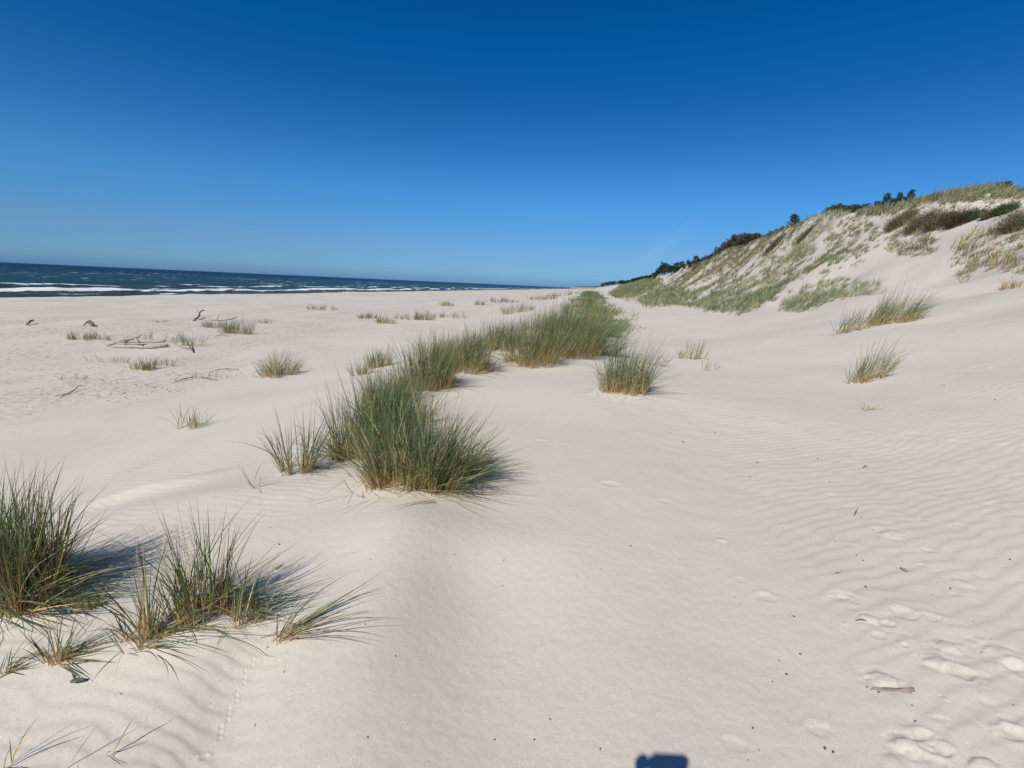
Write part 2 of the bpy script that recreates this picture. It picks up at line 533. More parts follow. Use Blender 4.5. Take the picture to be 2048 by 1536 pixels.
# ------------------------------------------------------------------ the grass clumps: where they stand
# key, label, centre x, base y, width px, height px, blades, options
G1 = 'marram clumps on the low foreground dune'
G2 = 'marram clumps along the grassy dune ridge'
G3 = 'small tufts scattered over the beach'
G4 = 'marram clumps at the foot of the high dune'
CL = [
 # bottom left
 ('tall dense marram clump cut by the left edge, rust coloured stem bases', 18, 1200, 190, 195, 1300, dict(g=G1, straw=.7, low=.26, ll=.72, lowdir=(1, .15), dep=.55, spread=.22, mound=.10, cols=OLIVE + OLIVE + PALE + GREEN)),
 ('upright dark green marram clump with sparse tall blades, second from the bottom left', 420, 1235, 175, 160, 330, dict(g=G1, straw=.5, low=.30, ll=.75, lowdir=(1, .25), dep=.5, spread=.25, mound=.05)),
 ('loose leaning marram tuft just left of the upright dark green clump', 300, 1290, 120, 150, 110, dict(g=G1, straw=.2, low=.3, lowdir=(1, .1), spread=.55, dep=.5)),
 ('flat fan of green blades sprayed to the right on bare sand', 560, 1282, 34, 150, 44, dict(g=G1, straw=.05, low=.55, ll=1.0, lowdir=(1, .15), spread=.3, wind=.9)),
 ('small marram tuft with long blades lying to the right, below the tall left edge clump', 105, 1325, 60, 110, 70, dict(g=G1, straw=.25, low=.55, lowdir=(1, .2), spread=.35, cols=OLIVE + GREEN)),
 ('few bent blades at the left edge in front of the small marram tuft', 5, 1352, 20, 90, 22, dict(g=G1, straw=.1, low=.5, lowdir=(1, .3), spread=.4)),
 ('short straw and green tuft between the tall left edge clump and the upright dark clump', 165, 1215, 60, 45, 60, dict(g=G1, straw=.4, low=.4, lowdir=(1, .2), spread=.6)),
 ('thin blades curving up from the bottom left corner', 110, 1550, 240, 120, 18, dict(g=G1, straw=.0, low=.1, spread=.5, wind=1.0)),
 ('two pale short blades on bare sand right of the upright dark clump', 548, 1140, 8, 45, 5, dict(g=G1, straw=.5, low=.0, spread=.4, wind=.9)),
 # the big middle clump
 ('largest dense dark green marram clump in the middle, tan stem bases on a sand mound', 822, 968, 185, 142, 1500, dict(g=G2, straw=.45, low=.22, ll=.85, lowdir=(1, .1), dep=.7, spread=.55, mound=.05)),
 ('dense green back half of the largest middle clump, rising behind its left side', 755, 890, 140, 120, 900, dict(g=G2, straw=.15, low=.05, lowdir=(1, .2), dep=.9, spread=.28, mound=.05)),
 ('green marram clump at the left shoulder of the largest middle clump', 690, 920, 70, 130, 260, dict(g=G2, straw=.3, low=.12, lowdir=(-1, .1), spread=.5)),
 ('blades trailing low to the right of the largest middle clump', 905, 945, 90, 120, 260, dict(g=G2, straw=.25, low=.5, lowdir=(1, -.05), spread=.55, wind=.4)),
 ('loose pale green marram tuft left of the largest middle clump', 592, 945, 80, 105, 170, dict(g=G2, straw=.3, low=.14, lowdir=(1, .1), spread=.55, cols=GREEN + BLUEG, mound=.03)),
 ('two crossed dark blades lying on sand left of the loose pale green tuft', 512, 975, 10, 70, 7, dict(g=G2, straw=.2, low=.4, lowdir=(1, .5), spread=.6)),
 ('small spray of blades lying right of the largest middle clump', 965, 925, 14, 55, 34, dict(g=G2, straw=.05, low=.45, lowdir=(1, .1), spread=.5, wind=.5)),
 # ridge
 ('dark blades filling the ridge between the largest clump and the next one behind', 790, 850, 130, 78, 600, dict(g=G2, straw=.2, spread=.4, dep=.8)),
 ('dark green grass just behind the largest clump, nearer the left side of the ridge', 780, 805, 120, 66, 600, dict(g=G2, straw=.15, spread=.35, dep=.8, cols=GREEN + OLIVE)),
 ('olive grass filling the dip left of the right hand ridge group', 1020, 690, 90, 50, 520, dict(g=G2, straw=.15, spread=.35, dep=.8, wind=.3, cols=OLIVE + GREEN)),
 ('dark green marram clump with bright straw base behind the largest middle clump', 850, 775, 110, 95, 1000, dict(g=G2, straw=.28, low=.14, lowdir=(1, .0), dep=.8, spread=.36, mound=.08)),
 ('olive marram clump right of the dark green one with a straw base', 930, 742, 100, 78, 950, dict(g=G2, straw=.28, low=.14, lowdir=(1, .0), dep=.9, spread=.30, wind=.25, mound=.08, cols=OLIVE + GREEN)),
 ('small round brownish tuft left of the dense ridge clumps', 757, 735, 44, 45, 230, dict(g=G2, straw=.3, spread=.45, cols=OLIVE)),
 ('pale loose marram tuft at the left foot of the ridge', 722, 750, 40, 40, 130, dict(g=G2, straw=.2, spread=.6, cols=PALE + GREEN)),
 ('olive clump on top of the ridge behind the dark green straw based one', 880, 725, 120, 62, 750, dict(g=G2, straw=.15, spread=.3, cols=OLIVE + PALE, wind=.2, mound=.08)),
 ('pale green marram growing between the two large ridge groups', 985, 700, 110, 62, 700, dict(g=G2, straw=.15, spread=.35, cols=PALE + OLIVE, wind=.3, mound=.1)),
 ('dark marram clump at the left end of the large right hand ridge group', 1065, 730, 110, 100, 900, dict(g=G2, straw=.2, low=.1, lowdir=(-1, .1), dep=.8, spread=.42, mound=.12)),
 ('dense dark green windswept clump in the middle of the right hand ridge group', 1135, 712, 130, 108, 1300, dict(g=G2, straw=.18, dep=.8, spread=.35, wind=.5, mound=.24)),
 ('windswept dark clump at the right end of the right hand ridge group', 1195, 708, 75, 72, 600, dict(g=G2, straw=.15, dep=.7, spread=.4, wind=.8, low=.15, lowdir=(1, 0), mound=.06)),
 ('upright blue green marram clump with yellow stems on bare sand right of the ridge', 1250, 785, 98, 112, 620, dict(g=G2, straw=.35, low=.08, lowdir=(1, .0), dep=.5, spread=.34, wind=.15, cols=BLUEG + GREEN, mound=.06)),
 ('thin blades scattered behind the upright blue green clump', 1300, 730, 60, 45, 60, dict(g=G2, straw=.1, spread=.5, wind=.7)),
 ('thin dark stems standing in the sand gap between the two ridge groups', 985, 745, 40, 40, 16, dict(g=G2, straw=.0, spread=.15, cols=BROWN + GREEN)),
 ('sparse green tuft on its own right of the upright blue green clump', 1383, 718, 55, 42, 110, dict(g=G2, straw=.2, spread=.4, wind=.25, mound=.02)),
 ('tiny sprig in front of the sparse green tuft', 1410, 742, 14, 32, 14, dict(g=G2, straw=.1, spread=.4)),
 ('three thin blades leaning right beside the tiny sprig', 1430, 740, 8, 30, 7, dict(g=G2, straw=.0, spread=.3, wind=.9)),
 ('olive brown clump behind the pale grass on the ridge top', 1080, 662, 90, 42, 620, dict(g=G2, straw=.1, spread=.4, wind=.3, cols=OLIVE, mound=.15)),
 ('dark green crest clump above the large right hand ridge group', 1135, 662, 90, 48, 800, dict(g=G2, straw=.1, spread=.35, wind=.4, mound=.2)),
 ('pale green striped clump at the right shoulder of the ridge', 1190, 652, 70, 45, 420, dict(g=G2, straw=.25, spread=.3, wind=.5, cols=PALE + GREEN, mound=.15)),
 ('rounded clump at the far right end of the ridge shoulder', 1215, 632, 40, 28, 240, dict(g=G2, straw=.2, spread=.35, wind=.5, cols=OLIVE + GREEN, mound=.1)),
 ('blue green low bush of sea grass on a white mound left of the ridge', 1035, 626, 70, 24, 380, dict(g=G2, straw=.05, spread=.6, cols=BLUEG, mound=.2)),
 ('olive clump on the ridge beyond the dark green crest clump', 1150, 628, 60, 30, 420, dict(g=G2, straw=.1, spread=.4, wind=.3, mound=.2, cols=OLIVE + GREEN)),
 ('far dark clump where the ridge narrows', 1165, 608, 50, 18, 340, dict(g=G2, straw=.05, spread=.4, mound=.15)),
 ('farthest dark clump at the vanishing end of the ridge', 1180, 594, 46, 12, 300, dict(g=G2, straw=.05, spread=.4, mound=.15)),
 # right
 ('windswept marram clump combed to the right on the bare slope at the right', 1790, 645, 110, 62, 620, dict(g=G4, straw=.25, spread=.2, wind=.9, dep=.4, cols=OLIVE + PALE + GREEN, mound=.12)),
 ('thin trailing left end of the windswept marram clump on the bare slope', 1700, 665, 90, 48, 150, dict(g=G4, straw=.15, spread=.35, wind=.3, dep=.4, cols=OLIVE + GREEN)),
 ('pale straw and green clump standing alone on the right hand sand', 1738, 762, 70, 72, 190, dict(g=G4, straw=.35, low=.06, lowdir=(1, 0), spread=.3, wind=.45, cols=PALE + GREEN, mound=.03)),
 ('two stiff blades right of the lone pale straw clump', 1783, 745, 10, 40, 6, dict(g=G4, straw=.0, spread=.3)),
 ('tiny dark forked sprig below the lone pale straw clump', 1728, 822, 12, 40, 12, dict(g=G4, straw=.1, spread=.5, low=.6, lowdir=(1, .4), cols=GREEN + BROWN)),
 ('pale green tuft band at the left foot of the high dune', 1320, 603, 60, 26, 220, dict(g=G4, straw=.2, spread=.35, wind=.5, cols=PALE + GREEN)),
 ('brown tuft patch at the right edge of the picture', 2040, 572, 60, 24, 160, dict(g=G4, straw=.5, spread=.5, wind=.4, cols=OLIVE + STRAW)),
 ('small tuft on sand left of the high dune foot', 1258, 603, 22, 10, 60, dict(g=G4, straw=.3, spread=.4, cols=PALE)),
 # beach
 ('round yellow green tussock with rusty base alone on the beach', 553, 752, 60, 42, 260, dict(g=G3, straw=.3, low=.05, lowdir=(1, 0), spread=.9, dep=.8, cols=PALE + [(.24, .25, .08)], mound=.06)),
 ('sparse curved blades on rippled sand at left centre', 375, 858, 90, 45, 42, dict(g=G3, straw=.1, low=.15, lowdir=(1, 0), spread=.5, cols=OLIVE + GREEN)),
 ('grass tuft on a white sand hump left of the log pile', 172, 680, 62, 17, 150, dict(g=G3, straw=.2, spread=.35, cols=OLIVE, mound=.15)),
 ('dense short grass strip right of the standing driftwood branch', 470, 668, 60, 28, 190, dict(g=G3, straw=.15, spread=.3, cols=OLIVE + GREEN)),
 ('low grass strip left of the dense short one', 425, 655, 60, 13, 120, dict(g=G3, straw=.2, spread=.4, cols=OLIVE + PALE, mound=.06)),
 ('tiny tuft right of the dense short grass strip', 527, 647, 24, 11, 36, dict(g=G3, straw=.2, spread=.4, cols=OLIVE)),
 ('tiny tuft on the open beach left of the standing branch', 320, 645, 18, 9, 20, dict(g=G3, straw=.2, spread=.5, cols=OLIVE)),
 ('thin upright grass right of the log pile', 372, 692, 50, 26, 60, dict(g=G3, straw=.2, spread=.3, cols=OLIVE + BLUEG)),
 ('thin upright grass behind the log pile', 300, 683, 90, 18, 60, dict(g=G3, straw=.3, spread=.3, cols=OLIVE + PALE)),
 ('yellow green tuft in front of the log pile', 284, 740, 38, 22, 110, dict(g=G3, straw=.3, spread=.35, cols=OLIVE + PALE)),
 ('thin grass right of the yellow green tuft below the log pile', 330, 732, 50, 18, 34, dict(g=G3, straw=.2, spread=.35, cols=OLIVE + PALE)),
 ('faint sprigs left of the yellow green tuft below the log pile', 215, 725, 70, 16, 28, dict(g=G3, straw=.3, spread=.5, cols=OLIVE + PALE)),
 ('faint pale sprig above the forked branch at the left', 150, 760, 50, 16, 18, dict(g=G3, straw=.4, spread=.5, cols=PALE)),
 ('thin grass stems among twigs in front of the round tussock', 420, 758, 70, 16, 26, dict(g=G3, straw=.3, spread=.4, cols=OLIVE)),
 ('dark edged tuft at the left of the mid beach grass row', 733, 637, 38, 12, 150, dict(g=G3, straw=.1, spread=.5, cols=OLIVE + GREEN, mound=.1)),
 ('green tuft second from the left in the mid beach grass row', 770, 647, 36, 14, 130, dict(g=G3, straw=.15, spread=.35, cols=OLIVE + BLUEG, mound=.08)),
 ('thin grass in the middle of the mid beach grass row', 812, 639, 40, 13, 90, dict(g=G3, straw=.15, spread=.35, cols=OLIVE, mound=.1)),
 ('bushy tuft right of the middle of the mid beach grass row', 848, 640, 32, 17, 150, dict(g=G3, straw=.15, spread=.4, cols=OLIVE + GREEN, mound=.1)),
 ('low tuft at the right end of the mid beach grass row', 900, 636, 60, 12, 110, dict(g=G3, straw=.2, spread=.4, cols=OLIVE, mound=.12)),
 ('pale low tuft on the far beach in front of the breakers', 640, 620, 58, 9, 130, dict(g=G3, straw=.3, spread=.45, cols=PALE + OLIVE, mound=.15)),
 ('low tuft left of three on the far beach near the ridge', 895, 612, 26, 10, 90, dict(g=G3, straw=.2, spread=.5, cols=OLIVE, mound=.1)),
 ('round tuft middle of three on the far beach near the ridge', 960, 610, 22, 10, 90, dict(g=G3, straw=.2, spread=.5, cols=OLIVE)),
 ('long flat green clump right of three on the far beach near the ridge', 1000, 605, 60, 10, 200, dict(g=G3, straw=.1, spread=.5, cols=OLIVE + GREEN, mound=.2)),
 ('far green clump just left of the narrowing ridge', 1090, 600, 60, 9, 220, dict(g=G3, straw=.1, spread=.5, cols=OLIVE + GREEN, mound=.2)),
 ('farthest flat clump on the beach below the distant headland', 1125, 592, 50, 7, 200, dict(g=G3, straw=.1, spread=.5, cols=OLIVE + GREEN, mound=.2)),
]

# mounds under the clumps (measured on the bare terrain first)
_m = []
for lab, cx, cy, w, h, n, o in CL:
    if o.get('mound'):
        P = at(cx, cy); s = mpp(P)
        sx = max(w * s * .62, .12)
        far_ = 1.25 if P[1] < 9 else (.6 if P[1] < 16 else .3)
        _m.append((P[0] + .10 * sx, P[1] + sx * .25, sx * 1.15, sx * .95, o['mound'] * far_, 0.0))
# shaped sand bodies of the foreground
def bump_px(px, py, sx, sy, h, ang=0):
    P = at(px, py); _m.append((P[0], P[1], sx, sy, h, R(ang)))
bump_px(290, 985, .5, .12, .07, 25)      # small slip face crest behind the upright clump
bump_px(420, 1000, .9, .3, .05, 10)
bump_px(770, 1180, .30, 1.1, .115, 4)       # spine of the low dune towards the viewer
bump_px(470, 1400, .15, .5, -.045, 12)
bump_px(330, 1290, .55, .30, .06, 5)
bump_px(1000, 1300, .35, .9, -.055, 0)
bump_px(900, 1080, .8, .35, .05, 0)   # trough with bird tracks
bump_px(1330, 660, 3.0, 5.5, -.25, -15)   # hollow behind the ridge
MOUNDS.extend(_m)


# ------------------------------------------------------------------ the ground
DIMPLES = []
def dimple(px, py, wpx, depth, rim=.5, asp=.8, lump=False):
    P = at(px, py); s = mpp(P)
    DIMPLES.append((P[0], P[1], wpx * s * .5, wpx * s * .5 * asp * .85, depth * .55, rim * .7, lump))
for a in [(1925, 1167, 42, .016, 1), (1815, 1492, 62, .03, 1), (1770, 1360, 62, .022, 1), (1740, 1238, 38, .018, 1), (1775, 1248, 34, .014, 0), (1758, 1272, 34, .010, 0),
          (1895, 1292, 52, .022, 1), (1880, 1325, 60, .026, 1), (1925, 1345, 56, .020, 0), (2010, 1310, 70, .022, 1), (1785, 1068, 52, .016, 1), (1760, 1062, 40, .010, 0), (1445, 1080, 26, .012, 1),
          (1660, 986, 27, .012, 1), (1735, 866, 34, .012, 0), (1672, 848, 30, .010, 0), (1605, 924, 22, .008, 1), (1825, 868, 40, .012, 0), (1910, 884, 44, .012, 0),
          (2000, 886, 30, .01, 1), (1918, 752, 32, .016, 0), (1990, 735, 26, .014, 0), (1480, 760, 60, .014, 0), (1525, 836, 24, .008, 1), (1535, 872, 22, .008, 0),
          (1220, 968, 40, .012, 0), (1080, 882, 30, .010, 0), (1130, 890, 24, .008, 0), (1330, 1003, 36, .008, 0), (1810, 1228, 60, .016, 0), (1860, 1235, 40, .014, 0), (2040, 1340, 60, .02, 0), (1855, 1100, 30, .01, 0),
          (1830, 955, 30, .008, 0), (1690, 1195, 60, .012, 0), (1530, 1195, 46, .010, 0), (1640, 1460, 60, .007, 0), (1470, 1490, 60, .005, 0), (1975, 1535, 60, .02, 1), (1850, 1475, 50, .016, 0),
          (1880, 1500, 50, .018, 0), (2036, 762, 36, .012, 0), (645, 708, 20, .05, 1), (75, 788, 16, .02, 1), (170, 715, 16, .02, 0), (1840, 735, 30, .012, 0), (2030, 1470, 60, .02, 0),
          (80, 790, 22, .02, 0), (50, 818, 22, .02, 0), (15, 835, 26, .02, 0), (140, 800, 20, .02, 0), (580, 1385, 14, -.004, 0), (408, 1515, 22, .006, 0),
          (1990, 1010, 36, .008, 0), (1700, 1090, 30, .006, 0), (1480, 1160, 30, .005, 0)]:
    dimple(a[0], a[1], a[2], a[3], lump=bool(a[4]))
# line of small bird tracks in the trough, lower left
for k in range(14):
    t_ = k / 13
    dimple(505 - 70 * t_ + 5 * math.sin(k * 2.1), 1318 + 160 * t_, 7 + 3 * t_, .005, .6, 1.3)
# random scuffs along the walked strip at the right
for k in range(60):
    q = rng.random()
    px_ = 1500 + 520 * rng.random(); py_ = 830 + 700 * rng.random()
    if px_ < 1500 + (py_ - 830) * .36: continue
    dimple(px_, py_, (10 + 26 * rng.random()) * (.5 + (py_ - 700) / 900), .003 + .008 * rng.random(), .5, .5 + .6 * rng.random(), rng.random() < .3)


def detail(x, y):
    """near relief: wind ripples, scuffs, footprints"""
    r = np.hypot(x, y)
    z = np.zeros_like(x)
    m = (r < 30) & (y > -1)
    xs, ys, rs = x[m], y[m], r[m]
    # ripples: bearing turns slowly over the ground
    wx = xs + .12 * perlin(xs / .9, ys / .9, 61) + .045 * perlin(xs / .22, ys / .22, 62)
    wy = ys + .12 * perlin(xs / 1.1, ys / 1.1, 63) + .045 * perlin(xs / .25, ys / .25, 64)
    edge = xs - (.45 + .27 * ys) + .35 * perlin(xs / .8, ys / .8, 71)
    right = sstep(-.25, .7, edge)
    left = sstep(-.2, .7, -.45 - .15 * ys - xs + .3 * perlin(xs / .9, ys / .9, 72))
    ph_r = (wy * .93 - wx * .36) / .10
    ph_l = (wy * .95 + wx * .22) / .066
    def rip(p):
        f = p - np.floor(p)
        return np.where(f < .62, sstep(0, .62, f), 1 - sstep(.62, 1, f)) - .5
    msk_r = sstep(-.28, .35, perlin(xs / 1.9 + 3, ys / 2.6, 65) + .35 * sstep(1.2, 2.6, xs) ) * right
    msk_l = sstep(-.12, .45, perlin(xs / 1.3 + 7, ys / 1.7, 66) + .25) * left
    fade = sstep(20, 8, rs)
    z_ = (.0036 * rip(ph_r) * msk_r + .0026 * rip(ph_l) * msk_l) * fade
    z_ = z_ + .0042 * fbm(xs / .35, ys / .28, 67, 2) * sstep(14, 5, rs) * (.16 + 1.0 * sstep(.5, 1.8, xs)) + .0010 * fbm(xs / .05, ys / .05, 69, 2) * sstep(5, 2.5, rs)
    for (dx_, dy_, sx, sy, dep, rim, lump) in DIMPLES:
        a = (xs - dx_) / sx; b = (ys - dy_) / sy
        k = (np.abs(a) < 3) & (np.abs(b) < 3)
        if not k.any(): continue
        q = np.sqrt(a[k] ** 2 + b[k] ** 2) + .26 * perlin(xs[k] / (sx * .7), ys[k] / (sy * .7), 70)
        if lump:
            z_[k] += dep * (np.exp(-(q / .8) ** 4) - .25 * np.exp(-((q - 1.25) / .3) ** 2))
        else:
            z_[k] += -dep * np.exp(-(q / .75) ** 4) + dep * rim * np.exp(-((q - 1.15) / .32) ** 2) * (.6 + .8 * (b[k] > 0))
    z[m] = z_
    return z


def build_ground():
    front = np.linspace(R(-52), R(54), 1300)
    rear = np.linspace(R(54), R(308), 74)[1:-1]
    ang = np.concatenate([front, rear])
    r1 = np.exp(np.arange(math.log(.5), math.log(13), .0036))
    r2 = np.exp(np.arange(math.log(13), math.log(9000), .011))[1:]
    rr = np.concatenate([[.02, .1, .25, .4], r1, r2])
    A, RR = np.meshgrid(ang, rr)
    x = RR * np.sin(A); y = RR * np.cos(A)
    z = terrain(x.ravel(), y.ravel()).reshape(x.shape)
    z += detail(x.ravel(), y.ravel()).reshape(x.shape)
    nr, na = x.shape
    V = np.stack([x, y, z], -1).reshape(-1, 3)
    i = np.arange(nr - 1)[:, None]; j = np.arange(na)[None]
    j2 = (j + 1) % na
    F = np.stack([i * na + j + 0 * j2, i * na + j2, (i + 1) * na + j2, (i + 1) * na + j], -1).reshape(-1, 4)
    # close the tiny hole under the camera
    V = np.vstack([V, [[0, 0, float(terrain(np.zeros(1), np.zeros(1))[0])]]])
    c = len(V) - 1
    jj = np.arange(0, na - 1, 2)
    F2 = np.stack([jj, np.full_like(jj, c), (jj + 2) % na, jj + 1], -1)
    o = np_mesh('sand_ground', V, np.vstack([F[:, ::-1], F2]), M_SAND)
    tag(o, 'pale windblown sand of the beach and dunes with ripples and footprints', None, None, 'structure')
build_ground()


# ------------------------------------------------------------------ the sea
def build_sea():
    ang = np.concatenate([np.linspace(R(-170), R(-60), 60), np.linspace(R(-60), R(16), 900)[1:], np.linspace(R(16), R(60), 8)[1:]])
    rr = np.exp(np.concatenate([np.arange(math.log(62), math.log(500), .006), np.arange(math.log(500), math.log(40000), .02)]))
    A, RR = np.meshgrid(ang, rr)
    x = RR * np.sin(A); y = RR * np.cos(A)
    u, v = uv(x, y)
    out_ = -(u - SHORE_U)                     # metres seaward of the waterline
    lf = sstep(420, 60, RR)
    z = np.full_like(x, SEA_Z)
    foam = np.zeros_like(x)
    wob = 3.2 * perlin(v / 38, u / 60, 101) + 1.2 * perlin(v / 9, u / 20, 102)
    rolls = [(8, 1.0, .25, .60), (19, 1.6, .70, .98), (27, 1.3, .35, .62), (44, 2.2, .45, .72), (60, 2.2, .35, .45), (84, 3.0, .38, .45), (118, 4, .4, .32)]
    for k, (d0, wd, hh, fo) in enumerate(rolls):
        q = out_ - d0 + wob * (1 + .05 * k) + 2.0 * perlin(v / 55 + 9 * k, 0 * v + k, 120 + k)
        amp = sstep(-.35, .25, perlin(v / 30 + 5.3 * k, 0 * v + 2 * k, 140 + k))
        crest = np.exp(-(np.where(q > 0, q / (wd * 2.4), q / wd)) ** 2)
        z += hh * crest * (.35 + .65 * amp)
        brk = sstep(-.25, .30, perlin(v / 15 + 3.1 * k, 0 * v + k * 3.7, 160 + k) + (fo - .6))
        foam = np.maximum(foam, fo * 1.05 * brk * np.exp(-((q + wd * .35) / (wd * .75)) ** 2))
    # lapping edge
    foam = np.maximum(foam, .62 * np.exp(-((out_ - 1.6 + .8 * wob) / 1.2) ** 2) * sstep(-.3, .2, perlin(v / 16, 0 * v, 180)))
    # scattered whitecaps far out
    wc = perlin(v / 9, u / 3.2, 190) + .4 * perlin(v / 60, u / 60, 191)
    foam = np.maximum(foam, .66 * sstep(.50, .66, wc) * sstep(70, 120, out_) * sstep(1500, 500, RR))
    z += (.16 * perlin(v / 7, u / 4, 195) + .10 * perlin(v / 3, u / 2, 196)) * lf
    dep = np.clip(out_ / 500, 0, 1)
    V = np.stack([x, y, z], -1).reshape(-1, 3)
    nr, na = x.shape
    i = np.arange(nr - 1)[:, None]; j = np.arange(na - 1)[None]
    F = np.stack([i * na + j, (i + 1) * na + j, (i + 1) * na + j + 1, i * na + j + 1], -1).reshape(-1, 4)
    keep = (out_.ravel()[F] > -25).any(1)
    F = F[keep]
    used = np.unique(F); remap = np.zeros(len(V), np.int64); remap[used] = np.arange(len(used))
    o = np_mesh('sea', V[used], remap[F], M_SEA, attrs={'foam': foam.ravel()[used], 'depth': dep.ravel()[used]})
    tag(o, 'dark blue green sea with rows of white breakers along the beach', None, None, 'structure')
build_sea()


# ------------------------------------------------------------------ distant headland
def build_headland():
    # low wooded cliff about 4 km up the coast, curving out into the sea
    pts = []
    vs = np.linspace(1500, 5200, 60)
    us = np.interp(vs, [1500, 2600, 4000, 5200], [-40, -40, -130, -230])
    n = len(vs)
    m, t = mat('headland_cliff')
    L = t.links.new
    o_ = N(t, 'ShaderNodeOutputMaterial'); b = N(t, 'ShaderNodeBsdfPrincipled'); b.inputs['Roughness'].default_value = .95
    geo = N(t, 'ShaderNodeNewGeometry'); sep = N(t, 'ShaderNodeSeparateXYZ'); L(geo.outputs['Position'], sep.inputs[0])
    nn = N(t, 'ShaderNodeTexNoise', Scale=.02, Detail=4.0); L(geo.outputs['Position'], nn.inputs['Vector'])
    hgt = mth(t, 'ADD', sep.outputs[2], mth(t, 'MULTIPLY', nn.outputs['Fac'], 10))
    c = mix(t, mth(t, 'GREATER_THAN', hgt, 12), (.36, .28, .23, 1), (.05, .075, .075, 1))
    L(c, b.inputs['Base Color']); L(b.outputs[0], o_.inputs['Surface'])
    rows = [(0, -3.2), (12, 0), (26, 8), (60, 14), (400, 17), (420, -3)]
    V = []
    for k, (off, z) in enumerate(rows):
        for i in range(n):
            rise = sstep(0, .25, (vs[i] - 1500) / 3700) * sstep(1.0, .93, (vs[i] - 1500) / 3700)
            zz = -3.2 + (z + 3.2) * (.15 + .85 * float(rise)) + (2.5 * float(perlin(np.array([vs[i] / 120]), np.array([k * .7]), 201)[0]) if k in (3, 4) else 0)
            X, Y = xy(us[i] + off, vs[i]); V.append((X, Y, zz))
    F = [(k * n + i, k * n + i + 1, (k + 1) * n + i + 1, (k + 1) * n + i) for k in range(len(rows) - 1) for i in range(n - 1)]
    # end caps
    o = np_mesh('headland', V, F, m)
    tag(o, 'distant low headland with a pinkish cliff and dark wooded top', None, None, 'structure')
build_headland()


